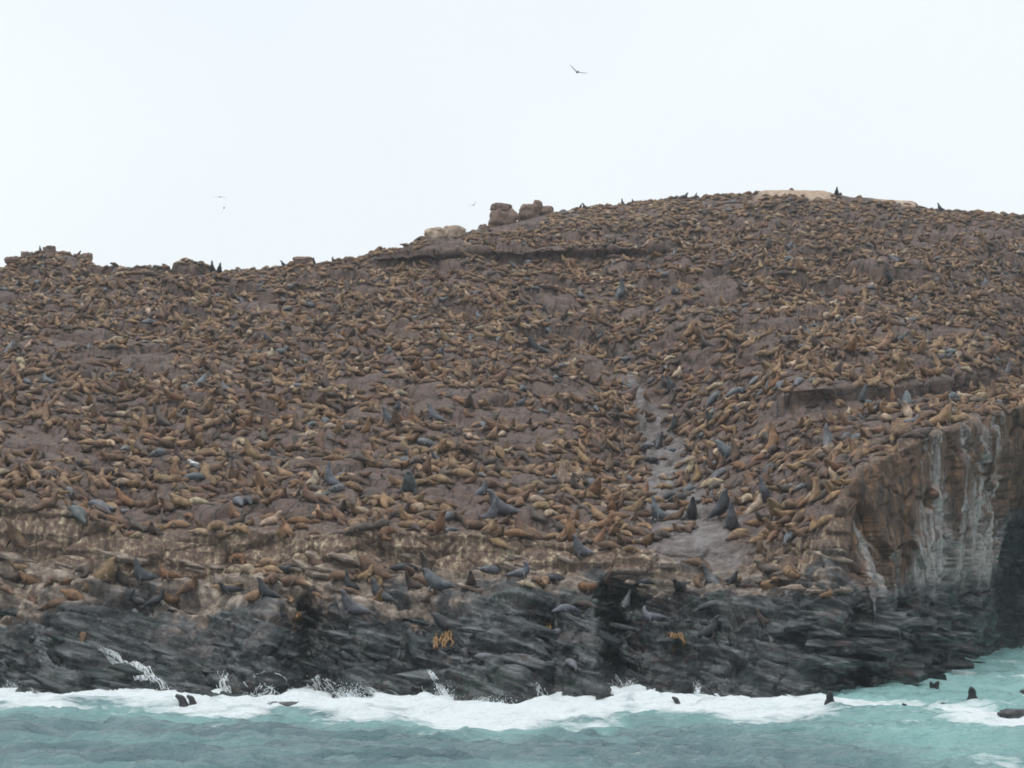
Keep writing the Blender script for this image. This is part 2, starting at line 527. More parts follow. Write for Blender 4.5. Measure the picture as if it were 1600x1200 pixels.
# slope: big whale-backed slabs with creases between, diagonal grain falling towards the gully
sl = Z_slope > 0
ps = p[sl]
sgn = np.where(UU[sl] < 1010, 1.0, -1.0)
warp = fbm(ps * 0.16, 3, 3)[:, None] * np.array([1.6, 1.6, 0.6])
q = ps + warp
a = np.stack([q[:, 0] * 0.20 - sgn * q[:, 1] * 0.09, q[:, 1] * 0.17 + sgn * q[:, 0] * 0.12, q[:, 2] * 0.05], -1)
f1, f2, cid = worley(a, 11)
slab = 0.75 * (cid - 0.5) + 0.42 * (0.6 - f1) - 0.22 * (1 - sstep(0.0, 0.10, f2 - f1))
g1, g2, gid = worley(a * 2.6 + 5, 21)
slab += 0.26 * (gid - 0.5) - 0.12 * (1 - sstep(0.0, 0.09, g2 - g1))
big = 1.1 * fbm(ps * 0.055, 3, 5) + 0.10 * fbm(ps * 1.3, 3, 8)
slab *= 1 + 0.9 * sstep(150, 250, ps[:, 1])
slab -= 0.10 * (1 - sstep(0.0, 0.5, np.abs(fbm(q * np.array([0.5, 0.5, 0.2]), 2, 9)) * 6))
fade = (1 - 0.75 * sstep(9.2, 10.0, ZN[sl])) * (1 - 0.3 * np.broadcast_to(led1[None], ZN.shape)[sl] * sstep(7.3, 7.9, ZN[sl]) * (1 - sstep(9.0, 9.4, ZN[sl])))
disp[sl] += ((slab + big) * fade * Z_slope[sl]).astype(np.float32)
# shore and bench: dipping beds, broken into blocks
sh = (Z_shore > 0)
ps = p[sh]
h = ps[:, 2] + np.where(UU[sh] < 1150, 0.27, 0.06) * ps[:, 0] + 0.06 * ps[:, 1] + 0.55 * fbm(ps * 0.22, 3, 31)
qh = h / (0.55 + 0.0 * h)
kk = np.floor(qh)
fr = qh - kk
pro = vnoise(np.stack([ps[:, 0] * 0.20 + kk * 3.7, kk * 7.31, ps[:, 1] * 0.15], -1), 41)
pro2 = vnoise(np.stack([ps[:, 0] * 0.75 + kk * 9.1, kk * 3.17, ps[:, 1] * 0.5], -1), 42)
q3 = h / 0.21 + 0.4 * vnoise(ps * 0.5, 43)
k3 = np.floor(q3)
pro3 = vnoise(np.stack([ps[:, 0] * 0.35 + k3 * 5.3, k3 * 2.71, ps[:, 1] * 0.3], -1), 44)
tilt = fr - 0.5                                    # each bed leans out towards its top edge
beds = 0.95 * pro + 0.22 * pro2 + 0.30 * tilt + 0.20 * pro3
w1, w2, wid = worley(np.stack([ps[:, 0] * 0.24, ps[:, 1] * 0.42, h * 0.7], -1) + 0.4 * fbm(ps * 0.5, 2, 50)[:, None], 51)
blocks = 0.30 * (wid - 0.5) - 0.20 * (1 - sstep(0.0, 0.09, w2 - w1))
big = 0.7 * fbm(ps * np.array([0.09, 0.09, 0.2]), 2, 55)
fine = 0.16 * fbm(ps * 1.5, 4, 57)
disp[sh] += ((beds + blocks + big + fine) * Z_shore[sh] * (1 - right[sh] * (0.55 + 0.45 * sstep(1.3, 1.8, ZN[sh])))).astype(np.float32)
# ledge band: fluted vertical faces, stepped
lg = Z_ledge > 0
ps = p[lg]
l1, l2, lid = worley(ps * np.array([0.35, 0.3, 0.55]) + 0.3 * fbm(ps * 0.4, 2, 60)[:, None], 61)
flute = 0.16 * fbm(ps * np.array([2.4, 2.4, 0.25]), 3, 62)
kk = np.floor((ps[:, 2] + 0.05 * ps[:, 0] + 0.3 * vnoise(ps * 0.3, 63)) / 0.62)
st = 0.62 * vnoise(np.stack([ps[:, 0] * 0.22 + kk * 3.3, kk * 5.7, ps[:, 1] * 0.1], -1), 64)
disp[lg] += ((0.55 * (lid - 0.5) - 0.22 * (1 - sstep(0, 0.08, l2 - l1)) + flute + st) * Z_ledge[lg]).astype(np.float32)
# cliff: tall joint-bounded panels
cf = Z_cliff > 0
ps = p[cf]
l1, l2, lid = worley(ps * np.array([0.30, 0.22, 0.26]) + 0.25 * fbm(ps * 0.35, 2, 70)[:, None], 71)
m1, m2, mid_ = worley(ps * np.array([0.75, 0.6, 0.55]) + 0.3 * fbm(ps * 0.7, 2, 74)[:, None], 75)
k1, k2, kid = worley(ps * np.array([1.9, 1.6, 1.3]), 79)
disp[cf] += ((0.85 * (lid - 0.5) - 0.35 * (1 - sstep(0, 0.06, l2 - l1)) + 0.42 * (mid_ - 0.5) - 0.14 * (1 - sstep(0, 0.07, m2 - m1)) + 0.06 * (kid - 0.5)
              + 0.6 * fbm(ps * 0.2, 3, 77) + 0.12 * fbm(ps * 1.6, 3, 78)) * Z_cliff[cf]).astype(np.float32)
disp *= (0.25 + 0.75 * endf[None]).astype(np.float32)
# the crest keeps its drawn outline
P = P + N0 * (disp * (1 - 0.7 * sstep(9.6, 10.0, ZN) * (1 - sstep(10.0, 10.4, ZN))))[..., None]
PU, PV, PD = proj(P)
NN = normals(P)
if NN[NR // 2, NC // 2, 2] < 0:
    NN = -NN
flipw = (np.cross(P[NR // 2, NC // 2 + 1] - P[NR // 2, NC // 2], P[NR // 2 + 1, NC // 2] - P[NR // 2, NC // 2])[2] < 0)

# attributes that say where the rock is stained, wet, bare or painted dark
p = P.astype(np.float32)
n_lo = fbm(p * 0.18, 4, 81)
n_mid = fbm(p * 0.6, 4, 82)
wet = 1 - sstep(1.45, 2.75, ZN + 0.95 * n_lo + 0.85 * n_mid - 0.30 * sstep(450, 750, UU))
wet_r = 1 - sstep(1.85, 2.5, ZN + 0.2 * n_lo + 0.15 * n_mid)
wet = wet * (1 - right) + wet_r * right
cave = sstep(1555, 1568, UU) * (1 - sstep(2.6, 3.1, ZN))  # the cave's shade, painted as black rock through the wet mask
wet = np.maximum(wet, cave)
GU = np.interp(PV, [540, 600, 700, 780, 850, 900], [965, 990, 1040, 1050, 1095, 1120])
GW = np.interp(PV, [540, 600, 660, 700, 780, 850, 900], [4, 8, 34, 40, 62, 95, 80])
gully = (1 - sstep(0.6, 1.15, np.abs(PU - GU) / GW + 0.55 * n_mid + 0.4 * n_lo)) * sstep(530, 570, PV) * (1 - sstep(880, 930, PV))
bench = sstep(1.7, 2.2, ZN + 0.3 * n_mid) * (1 - sstep(2.85, 3.15, ZN)) * (1 - right)
ledge = Z_ledge * sstep(-0.25, 0.25, n_lo + 0.55) * (1 - 0.9 * gully)
ledge = np.maximum(ledge, right * sstep(3.7, 3.95, ZN) * (1 - sstep(4.0, 4.12, ZN)) * 0.8)
cliff = Z_cliff * sstep(1.2, 2.0, ZN)
pale = sstep(9.72, 9.86, ZN + 0.05 * n_mid) * (1 - sstep(10.3, 10.8, ZN)) * np.maximum(sstep(1170, 1200, UU) * (1 - sstep(1285, 1320, UU)), sstep(1345, 1400, UU) * (1 - sstep(1428, 1440, UU)))
rust = np.clip(sstep(2.2, 3.8, ZN) * 0.62 + sstep(1558, 1568, UU) * 0.9 + (1 - sstep(1300, 1370, UU)) * 0.3 + (1 - sstep(1390, 1480, UU)) * 0.34, 0, 1)
pink = right * (1 - sstep(0.10, 0.45, P[..., 2] + 0.35 * n_mid)) * sstep(-0.5, 0.0, P[..., 2])
pink = pink * sstep(1250, 1330, UU)

idx = np.arange(NR * NC).reshape(NR, NC)
def sheet(name, mask, label):
    """the faces of the terrain whose lower-left corner is in mask"""
    m = mask[:-1, :-1]
    q = np.stack([idx[:-1, :-1], idx[:-1, 1:], idx[1:, 1:], idx[1:, :-1]], -1)[m]
    if flipw:
        q = q[:, ::-1]
    used, inv = np.unique(q.ravel(), return_inverse=True)
    me = mesh_np(name, P.reshape(-1, 3)[used], inv.reshape(-1, 4))
    for nm, a_ in (("wet", wet), ("gully", gully), ("bench", bench), ("ledge", ledge), ("cliff", cliff), ("rust", rust), ("pinkline", pink), ("pale", pale)):
        attr(me, nm, a_.ravel()[used])
    o = link(name, me, M_ROCK)
    return tag(o, label, None, None, "structure")

is_cliff = (UU > 1322) & (ZN < 4.03)
is_shore = (~is_cliff) & (ZN < 3.0)
shore = sheet("rocky_shore", is_shore, "black wet layered shore rock and pale bench along the surf")
cliff_o = sheet("sea_cliff", is_cliff, "pale vertical sea cliff streaked with rust above the cove")
hill = sheet("hillside", ~(is_cliff | is_shore), "broad brown rock hillside crowded with sea lions")

# look-up of terrain points by photo position, front-most surface only
CELL = 4
gw, gh = 1700 // CELL, 1200 // CELL
gi = np.floor((PU + 50) / CELL).astype(int)
gj = np.floor(PV / CELL).astype(int)
okc = (gi >= 0) & (gi < gw) & (gj >= 0) & (gj < gh)
zb = np.full(gw * gh, 1e9)
cell = np.where(okc, gj * gw + gi, 0)
np.minimum.at(zb, cell[okc], PD[okc])
vis = okc & (PD < zb[cell] + 1.2)
vI = np.nonzero(vis.ravel())[0]
vU, vV, vP, vN = PU[vis], PV[vis], P[vis], NN[vis]

_bk = np.floor((vU + 400) / 12).astype(np.int64) * 4096 + np.floor(vV / 12).astype(np.int64)
_bo = np.argsort(_bk, kind='stable')
_bs = _bk[_bo]
def ground(u, v):
    bu, bv = int((u + 400) // 12), int(v // 12)
    for rad in (1, 3, 8):
        ids = np.concatenate([_bo[np.searchsorted(_bs, (bu + a_) * 4096 + bv - rad):np.searchsorted(_bs, (bu + a_) * 4096 + bv + rad, 'right')] for a_ in range(-rad, rad + 1)])
        if len(ids) > 6:
            break
    d = (vU[ids] - u) ** 2 + (vV[ids] - v) ** 2
    k = ids[np.argpartition(d, 6)[:6]]
    nn = vN[k].mean(0)
    return vP[k].mean(0), nn / np.linalg.norm(nn)

# ------------------------------------------------------------------ loose slabs and blocks lying on the shore
def slab_mesh(seed, n=7):
    r = random.Random(seed)
    bm = bmesh.new()
    ang = sorted(r.uniform(0, 2 * math.pi) * 0.25 + 2 * math.pi * k / n for k in range(n))
    pts = [(math.cos(a_) * r.uniform(0.7, 1.1), math.sin(a_) * r.uniform(0.6, 1.0)) for a_ in ang]
    lo = [bm.verts.new((x * 1.05, y * 1.05, -0.6)) for x, y in pts]
    mi = [bm.verts.new((x * 1.0, y * 1.0, 0.22 + r.uniform(-.06, .06))) for x, y in pts]
    hi = [bm.verts.new((x * 0.86, y * 0.86, 0.34 + r.uniform(-.05, .09) + 0.08 * x)) for x, y in pts]
    for k in range(n):
        j = (k + 1) % n
        bm.faces.new((lo[k], lo[j], mi[j], mi[k]))
        bm.faces.new((mi[k], mi[j], hi[j], hi[k]))
    c = bm.verts.new((0, 0, 0.40))
    for k in range(n):
        bm.faces.new((hi[k], hi[(k + 1) % n], c))
    bmesh.ops.recalc_face_normals(bm, faces=bm.faces)
    me = bpy.data.meshes.new("rock_slab")
    bm.to_mesh(me)
    bm.free()
    return me

SLAB = []
for k in range(10):
    wetm, drym = slab_mesh(k), slab_mesh(k)
    for me, wv, bv in ((wetm, 1.0, 0.0), (drym, 0.0, 1.0)):
        nv = len(me.vertices)
        for nm, val in (("wet", wv), ("bench", bv), ("gully", 0), ("ledge", 0), ("cliff", 0), ("rust", 0), ("pinkline", 0), ("pale", 0)):
            attr(me, nm, np.full(nv, val))
        me.materials.append(M_ROCK)
    SLAB.append((wetm, drym))

def put_slab(u, v, size, dry, parent=shore):
    g, n = ground(u, v)
    o = bpy.data.objects.new("rock_slab", SLAB[R.randrange(10)][1 if dry else 0])
    COL.objects.link(o)
    o.parent = parent
    up = (Vector(n) * 0.25 * (0.3 if u > 1322 else 1) + Vector((0.26 if u < 1150 else 0.05, -0.25, 0.8))).normalized()
    xa = (Vector((1, 0, 0)) - up * up.x).normalized()
    q = Matrix((xa, up.cross(xa), up)).transposed().to_4x4() @ Matrix.Rotation(R.gauss(0, 0.22), 4, 'Z')
    s = size
    o.matrix_world = Matrix.Translation(Vector(g) - up * 0.12 * s) @ q @ Matrix.Diagonal((s * R.uniform(1.6, 3.2), s * R.uniform(0.6, 1.0), s * R.uniform(0.25, 0.45), 1))

for _ in range(80):
    u = R.uniform(-30, 1330)
    v = R.uniform(950, 1075)
    put_slab(u, v, R.choice([0.3, 0.4, 0.5, 0.7, 0.9]), False)
for _ in range(60):
    u = R.uniform(-30, 1300)
    v = R.uniform(865, 922)
    put_slab(u, v, R.choice([0.3, 0.4, 0.5, 0.65]), True)

for _ in range(34):
    put_slab(R.uniform(1325, 1540), R.uniform(940, 1050), R.choice([0.5, 0.7, 0.9, 1.2]), False, cliff_o)

# ------------------------------------------------------------------ boulders on the skyline and in the surf
def boulder(u, v, Y, wpx, hpx, label, mat, seed, sink=0.25, squash=1.0, rest=None):
    if Y > 200:
        if rest is None:           # settle on the crest line beneath it
            k = np.abs(vU - u) < wpx * 0.3
            kk_ = np.argmin(np.where(k, vV, 1e9))
            Y = vP[kk_][1] / SC
            v = vV[k].min() - (0.16 if wpx > 28 and mat is M_BOULD and u > 700 else 0.08) * hpx
        else:
            Y, v = rest.location[1] / SC, float(proj(np.array(rest.location))[1]) + v
    c = at(u, v, Y)
    m = Y * SC / F
    rx, rz = wpx * m / 2, hpx * m / 2
    bm = bmesh.new()
    bmesh.ops.create_icosphere(bm, subdivisions=4, radius=1.0)
    V = np.array([tuple(x.co) for x in bm.verts])
    d = 0.30 * fbm(V * 1.3 + seed * 7.7, 3, seed) + 0.05 * fbm(V * 5 + seed, 3, seed + 3)
    V = V * (1 + d)[:, None]
    V = np.sign(V) * np.abs(V) ** 0.70
    f1, f2, _i = worley(V * 1.4 + seed * 3, seed)
    V = V * (1 - 0.16 * (1 - sstep(0, 0.14, f2 - f1)) + 0.22 * (_i - 0.5))[:, None]
    for x, co in zip(bm.verts, V):
        x.co = (co[0] * rx, co[1] * rx * 0.85, co[2] * rz * squash)
    me = bpy.data.meshes.new("boulder")
    bm.to_mesh(me)
    bm.free()
    for f_ in me.polygons: f_.use_smooth = True
    o = link("boulder", me, mat, None, c)
    return tag(o, label, "boulder")

b0 = boulder(787, 341, 262, 44, 34, "big round brown boulder on the skyline beneath a flat cap rock", M_BOULD, 1)
boulder(782, -17, 262, 32, 13, "flat cap rock lying on the big round skyline boulder", M_BOULD, 2, rest=b0, squash=1.1)
b0 = boulder(825, 331, 266, 32, 32, "tall humped boulder right of the capped skyline boulder", M_BOULD, 3)
boulder(840, -12, 266, 15, 18, "small knob of rock standing on the humped skyline boulder", M_BOULD, 4, rest=b0)
boulder(852, 330, 267, 26, 18, "low brown boulder at the right foot of the humped skyline boulder", M_BOULD, 5)
boulder(682, 370, 260, 36, 24, "cream coloured boulder on the skyline, the farther left of two", M_BOULP, 6)
boulder(711, 368, 260, 36, 27, "cream coloured boulder on the skyline, the farther right of two", M_BOULP, 7)
boulder(754, 354, 261, 14, 15, "small square brown block between cream and capped skyline boulders", M_BOULD, 8)
boulder(78, 387, 246, 19, 14, "dark knob of rock on top of the rocky mound, far left skyline", M_BOULD, 9)
boulder(133, 404, 245, 26, 16, "rounded brown rock on the right shoulder of the left skyline mound", M_BOULD, 10)
boulder(20, 412, 244, 26, 16, "rounded brown rock low on the left side of the skyline mound", M_BOULD, 11)
boulder(40, 402, 245, 16, 12, "small dark rock halfway up the left side of the skyline mound", M_BOULD, 12)
boulder(473, 408, 246, 34, 15, "low brown rock hump breaking the level left skyline", M_BOULD, 13)
boulder(545, 406, 247, 15, 11, "small brown block on the skyline just before the upper ledge", M_BOULD, 14)
boulder(1592, 1122, float(water_Y(1124)), 66, 26, "black rock awash in the surf at the right edge", M_BOULW, 15)
boulder(1607, 1084, float(water_Y(1088)), 26, 16, "small black rock tip in the cove beyond the awash rock", M_BOULW, 16)
boulder(378, 1105, float(water_Y(1106)), 30, 13, "small black rock poking out of the white surf", M_BOULW, 17)
boulder(450, 1103, float(water_Y(1105)), 60, 14, "long black rock draped with foam in the surf", M_BOULW, 18)

# ------------------------------------------------------------------ sea
sx_in = np.linspace(-48, 48, 480)
sx_out = np.array([60, 80, 120, 200, 400, 800, 1600, 3000.0])
sx = np.concatenate([-sx_out[::-1], sx_in, sx_out])
sy = np.concatenate([np.array([-3000, -1500, -600, -200, -60, 0, 30, 50, 62.0]), np.linspace(74, 178, 440), np.array([185, 200, 240, 320, 500, 900, 1700, 3000.0])])
GX, GY = np.meshgrid(sx, sy)
S3 = np.stack([GX, GY, np.zeros_like(GX)], -1).astype(np.float32)
detail = (1 - sstep(44, 60, np.abs(GX))) * sstep(55, 75, GY) * (1 - sstep(172, 186, GY))
shoreY = np.interp(GX, Pb[:, 0][np.argsort(Pb[:, 0])], Pb[:, 1][np.argsort(Pb[:, 0])])
dist = shoreY - GY
wu, wv, _d = proj(np.stack([GX, np.maximum(GY, 20), np.zeros_like(GX)], -1))
swell = 0.26 * vnoise(S3 * np.array([0.05, 0.11, 1]) + 3, 101)
chop = 0.32 * (1 - 2 * np.abs(vnoise(S3 * np.array([0.16, 0.42, 1]) + fbm(S3 * 0.2, 2, 102)[..., None] * 0.6, 103)))
chop += 0.22 * (1 - 2 * np.abs(vnoise(S3 * np.array([0.5, 1.05, 1]) + 0.4 * fbm(S3 * 0.6, 2, 114)[..., None], 104))) + 0.10 * vnoise(S3 * np.array([1.6, 2.8, 1]), 105)
edge_n = fbm(S3 * np.array([0.07, 0.20, 1]), 4, 106)
edge_f = fbm(S3 * np.array([0.3, 0.7, 1]), 4, 107)
leftm = 1 - sstep(12.5, 17.5, GX + 2.0 * edge_n)
width = 11.5 + 3.5 * vnoise(S3 * np.array([0.045, 0, 1]), 108) + 2.2 * edge_n
foam = leftm * sstep(-0.35, 0.45, (width - dist) / 12.0 + 0.30 * edge_f) * 1.15
foam = np.maximum(foam, leftm * 0.42 * sstep(0.1, 0.6, fbm(S3 * np.array([0.12, 0.45, 1]), 4, 109) + 0.25) * (1 - sstep(14, 26, dist)))
# right cove: streaky foam, white round the awash rock and along the wall's foot
rk = at(1575, 1125, float(water_Y(1125)))
dr = np.sqrt(((GX - rk[0]) / 3.6) ** 2 + ((GY - rk[1] + 1.5) / 8.0) ** 2)
foam = np.maximum(foam, 1.0 * (1 - sstep(0.5, 1.25, dr + 0.5 * edge_f)))
streak = sstep(0.12, 0.55, fbm(S3 * np.array([0.22, 0.5, 1]) + 8, 4, 110))
foam = np.maximum(foam, (1 - leftm) * 0.68 * streak * (1 - sstep(34, 46, dist)))
band = (1 - sstep(0.4, 1.0, np.abs(GY - (at(1300, 1103, float(water_Y(1103)))[1])) / 3.2 + 0.6 * edge_f)) * sstep(11, 14, GX) * (1 - sstep(19.5, 23, GX))
foam = np.maximum(foam, 0.9 * band)
foam = np.maximum(foam, 0.16 * sstep(0.2, 0.6, fbm(S3 * np.array([0.3, 0.8, 1]), 4, 112)))
foam *= np.where(detail > 0, 1, 0)
aer = np.clip(0.30 * sstep(-0.1, 0.5, edge_n) + 0.75 * (1 - leftm) * (1 - sstep(28, 52, dist + 10 * edge_n)) + 0.6 * leftm * (1 - sstep(0.0, 0.8, np.abs(dist - width - 2) / 7)), 0, 1) * np.where(GY < 185, 1, 0)
mound = foam * (0.10 + 0.30 * fbm(S3 * np.array([0.25, 0.5, 1]), 4, 111) + 0.12 * fbm(S3 * 1.4, 3, 113))
roll = 0.22 * leftm * np.exp(-((dist - 6.5 - 3 * edge_n) / 2.6) ** 2)
HZ = (swell + chop * (1 - 0.4 * np.clip(foam, 0, 1)) + mound + roll) * detail
SV = np.stack([GX, GY, HZ], -1).reshape(-1, 3)
ny, nx = GX.shape
si = np.arange(ny * nx).reshape(ny, nx)
sq = np.stack([si[:-1, :-1], si[:-1, 1:], si[1:, 1:], si[1:, :-1]], -1).reshape(-1, 4)
sme = mesh_np("sea", SV, sq)
attr(sme, "foam", foam)
attr(sme, "aer", aer)
sea = tag(link("sea", sme, M_SEA), "turquoise grey choppy sea with white surf along the rocks", None, None, "structure")
def sea_z(x, y):
    j = np.argmin(np.abs(sx - x)); i = np.argmin(np.abs(sy - y))
    return float(HZ[i, j])

# ------------------------------------------------------------------ sea lions: one mesh per pose
def loft(path, sides=12):
    """closed tube through (x, y, z, half width, half height)"""
    A = np.array(path, float)
    n = len(A)
    T = np.gradient(A[:, :3], axis=0)
    T /= np.linalg.norm(T, axis=1, keepdims=True)
    V, Fc = [], []
    side = np.array([0, 1.0, 0])
    for k in range(n):
        s = side - T[k] * (side @ T[k])
        s /= np.linalg.norm(s) + 1e-9
        u_ = np.cross(T[k], s)
        if abs(T[k][2]) < 0.9 and u_[2] < 0: u_ = -u_
        side = s
        for j in range(sides):
            a_ = 2 * math.pi * j / sides
            V.append(A[k, :3] + s * math.cos(a_) * A[k, 3] + u_ * math.sin(a_) * A[k, 4])
    for k in range(n - 1):
        for j in range(sides):
            j2 = (j + 1) % sides
            Fc.append((k * sides + j, k * sides + j2, (k + 1) * sides + j2, (k + 1) * sides + j))
    V.append(A[0, :3]); V.append(A[-1, :3])
    for j in range(sides):
        Fc.append((len(V) - 2, (j + 1) % sides, j))
        Fc.append((len(V) - 1, (n - 1) * sides + j, (n - 1) * sides + (j + 1) % sides))
    return V, Fc

def densify(path, k=4):
    A = np.array(path, float)
    n = len(A)
    out = []
    for i in range(n - 1):
        p0, p1, p2, p3 = A[max(i - 1, 0)], A[i], A[i + 1], A[min(i + 2, n - 1)]
        for t in np.arange(k) / k:
            out.append(0.5 * (2 * p1 + (p2 - p0) * t + (2 * p0 - 5 * p1 + 4 * p2 - p3) * t * t + (3 * p1 - p0 - 3 * p2 + p3) * t ** 3))
    out.append(A[-1])
    out = np.array(out)
    out[:, 3:] = np.maximum(out[:, 3:], 0.012)
    return out

def flip(pts):  # flipper: centre line with half width and thickness
    return pts

POSES = {}
POSES["upright"] = (
    [(-1.0, 0, .07, .05, .05), (-.8, 0, .13, .13, .11), (-.45, 0, .24, .26, .22), (-.05, 0, .33, .33, .30), (.25, 0, .48, .34, .33), (.43, 0, .76, .30, .30), (.53, 0, 1.04, .215, .215),
     (.58, 0, 1.22, .145, .15), (.65, 0, 1.38, .140, .140), (.77, 0, 1.47, .085, .085), (.89, 0, 1.53, .05, .045)],
    [[(.34, s * .22, .52, .13, .09), (.42, s * .36, .26, .12, .06), (.50, s * .46, .07, .13, .045), (.40, s * .68, .03, .11, .025), (.28, s * .84, .02, .05, .015)] for s in (1, -1)]
    + [[(-.92, s * .05, .08, .06, .05), (-1.1, s * .16, .05, .09, .03), (-1.3, s * .24, .03, .08, .015)] for s in (1, -1)])
POSES["nose_up"] = (
    [(-.85, 0, .07, .05, .05), (-.65, 0, .14, .14, .12), (-.35, 0, .25, .27, .24), (0, 0, .34, .34, .32), (.22, 0, .52, .33, .32), (.34, 0, .80, .27, .27), (.38, 0, 1.08, .19, .19),
     (.39, 0, 1.28, .14, .14), (.41, 0, 1.44, .135, .135), (.45, 0, 1.60, .08, .08), (.49, 0, 1.73, .045, .045)],
    [[(.26, s * .22, .52, .13, .09), (.36, s * .38, .25, .12, .06), (.44, s * .48, .06, .13, .045), (.30, s * .70, .03, .10, .025)] for s in (1, -1)]
    + [[(-.78, s * .05, .08, .06, .05), (-.95, s * .20, .05, .09, .03), (-1.12, s * .32, .03, .08, .015)] for s in (1, -1)])
POSES["flat"] = (
    [(-1.1, 0, .06, .05, .04), (-.85, 0, .12, .14, .11), (-.45, 0, .22, .27, .21), (0, 0, .28, .34, .27), (.4, 0, .27, .32, .26), (.7, 0, .21, .22, .20), (.9, 0, .16, .155, .145), (1.05, 0, .14, .13, .125),
     (1.18, 0, .10, .09, .08), (1.30, 0, .07, .05, .045)],
    [[(.35, s * .25, .18, .13, .07), (.30, s * .48, .07, .13, .04), (.10, s * .68, .03, .11, .025), (-.08, s * .80, .02, .05, .015)] for s in (1, -1)]
    + [[(-1.0, s * .05, .07, .06, .05), (-1.2, s * .14, .05, .09, .03), (-1.42, s * .20, .03, .08, .015)] for s in (1, -1)])
POSES["head_raised"] = (
    [(-1.05, .10, .06, .05, .04), (-.82, .06, .12, .14, .11), (-.45, 0, .22, .27, .21), (0, 0, .29, .34, .28), (.35, 0, .36, .31, .28), (.58, .03, .54, .22, .23), (.68, .06, .74, .155, .16),
     (.76, .09, .88, .13, .125), (.88, .13, .94, .09, .085), (1.0, .17, .96, .05, .045)],
    [[(.32, s * .24, .25, .13, .08), (.38, s * .44, .10, .13, .045), (.22, s * .66, .03, .11, .025), (.08, s * .78, .02, .05, .015)] for s in (1, -1)]
    + [[(-.97, .09 + s * .05, .07, .06, .05), (-1.16, .12 + s * .15, .05, .09, .03), (-1.36, .16 + s * .2, .03, .08, .015)] for s in (1, -1)])
POSES["on_side"] = (
    [(-1.0, .30, .06, .05, .05), (-.8, .22, .13, .12, .12), (-.45, .06, .22, .24, .23), (0, -.04, .28, .31, .29), (.4, .02, .26, .29, .27), (.66, .13, .20, .21, .19), (.84, .24, .16, .15, .145),
     (.96, .34, .14, .13, .12), (1.04, .45, .10, .085, .08), (1.10, .56, .07, .05, .045)],
    [[(.30, .18, .28, .12, .07), (.22, .40, .22, .13, .04), (.10, .62, .10, .10, .025)], [(.30, -.2, .30, .12, .07), (.18, -.10, .56, .12, .035), (.04, 0.0, .66, .06, .02)],
     [(-.92, .27, .07, .06, .05), (-1.08, .42, .05, .08, .03), (-1.2, .58, .03, .07, .015)], [(-.92, .27, .10, .06, .05), (-1.14, .32, .13, .08, .03), (-1.3, .42, .10, .07, .015)]])
POSES["curled"] = (
    [(-.55, .62, .06, .05, .05), (-.55, .42, .13, .12, .12), (-.42, .12, .22, .23, .23), (-.12, -.10, .28, .30, .29), (.26, -.06, .27, .28, .27), (.48, .16, .22, .21, .20), (.52, .38, .18, .155, .15),
     (.46, .54, .16, .13, .12), (.36, .64, .13, .085, .08), (.25, .70, .10, .05, .045)],
    [[(.30, .10, .30, .12, .06), (.20, .32, .16, .12, .035), (.04, .46, .05, .09, .02)], [(.30, -.26, .22, .12, .06), (.36, -.48, .07, .12, .035), (.26, -.66, .03, .07, .02)],
     [(-.55, .55, .07, .06, .05), (-.44, .74, .05, .09, .03), (-.30, .88, .03, .07, .015)], [(-.55, .55, .07, .06, .05), (-.62, .78, .05, .08, .03), (-.64, .96, .03, .07, .015)]])
POSES["looking_back"] = (
    [(-1.0, 0, .07, .05, .05), (-.8, 0, .13, .13, .11), (-.42, 0, .23, .27, .22), (0, 0, .32, .34, .30), (.30, 0, .46, .31, .30), (.44, -.04, .70, .23, .23), (.44, -.12, .94, .165, .165),
     (.38, -.20, 1.09, .13, .13), (.28, -.27, 1.16, .09, .085), (.17, -.33, 1.19, .05, .045)],
    [[(.30, s * .24, .42, .13, .08), (.40, s * .42, .16, .13, .05), (.42, s * .58, .04, .12, .03), (.28, s * .76, .02, .07, .018)] for s in (1, -1)]
    + [[(-.92, s * .05, .08, .06, .05), (-1.1, s * .18, .05, .09, .03), (-1.28, s * .28, .03, .08, .015)] for s in (1, -1)])
POSES["bull"] = (
    [(-1.15, 0, .08, .06, .06), (-.92, 0, .16, .16, .14), (-.5, 0, .28, .31, .27), (-.05, 0, .38, .40, .36), (.30, 0, .54, .43, .42), (.54, 0, .86, .38, .38), (.66, 0, 1.15, .30, .30),
     (.74, 0, 1.34, .22, .22), (.84, 0, 1.46, .155, .15), (.95, 0, 1.52, .105, .095), (1.05, 0, 1.55, .07, .06)],
    [[(.42, s * .28, .55, .15, .10), (.52, s * .46, .25, .14, .06), (.60, s * .56, .07, .15, .05), (.46, s * .82, .03, .12, .025), (.30, s * .98, .02, .05, .015)] for s in (1, -1)]
    + [[(-1.06, s * .06, .09, .07, .06), (-1.26, s * .2, .05, .10, .03), (-1.46, s * .3, .03, .08, .015)] for s in (1, -1)])
POSES["walking"] = (
    [(-.95, 0, .16, .05, .05), (-.78, 0, .28, .14, .14), (-.42, 0, .40, .26, .25), (0, 0, .50, .31, .30), (.34, 0, .62, .30, .30), (.58, 0, .78, .22, .23), (.74, 0, .94, .16, .16),
     (.86, 0, 1.03, .13, .125), (.99, 0, 1.06, .09, .085), (1.11, 0, 1.06, .05, .045)],
    [[(.30, s * .22, .52, .13, .09), (.40, s * .33, .26, .11, .06), (.46, s * .40, .06, .12, .04), (.62, s * .52, .03, .11, .025), (.74, s * .60, .02, .05, .015)] for s in (1, -1)]
    + [[(-.72, s * .12, .24, .09, .07), (-.66, s * .24, .08, .09, .04), (-.48, s * .34, .03, .09, .02), (-.34, s * .40, .02, .05, .015)] for s in (1, -1)])

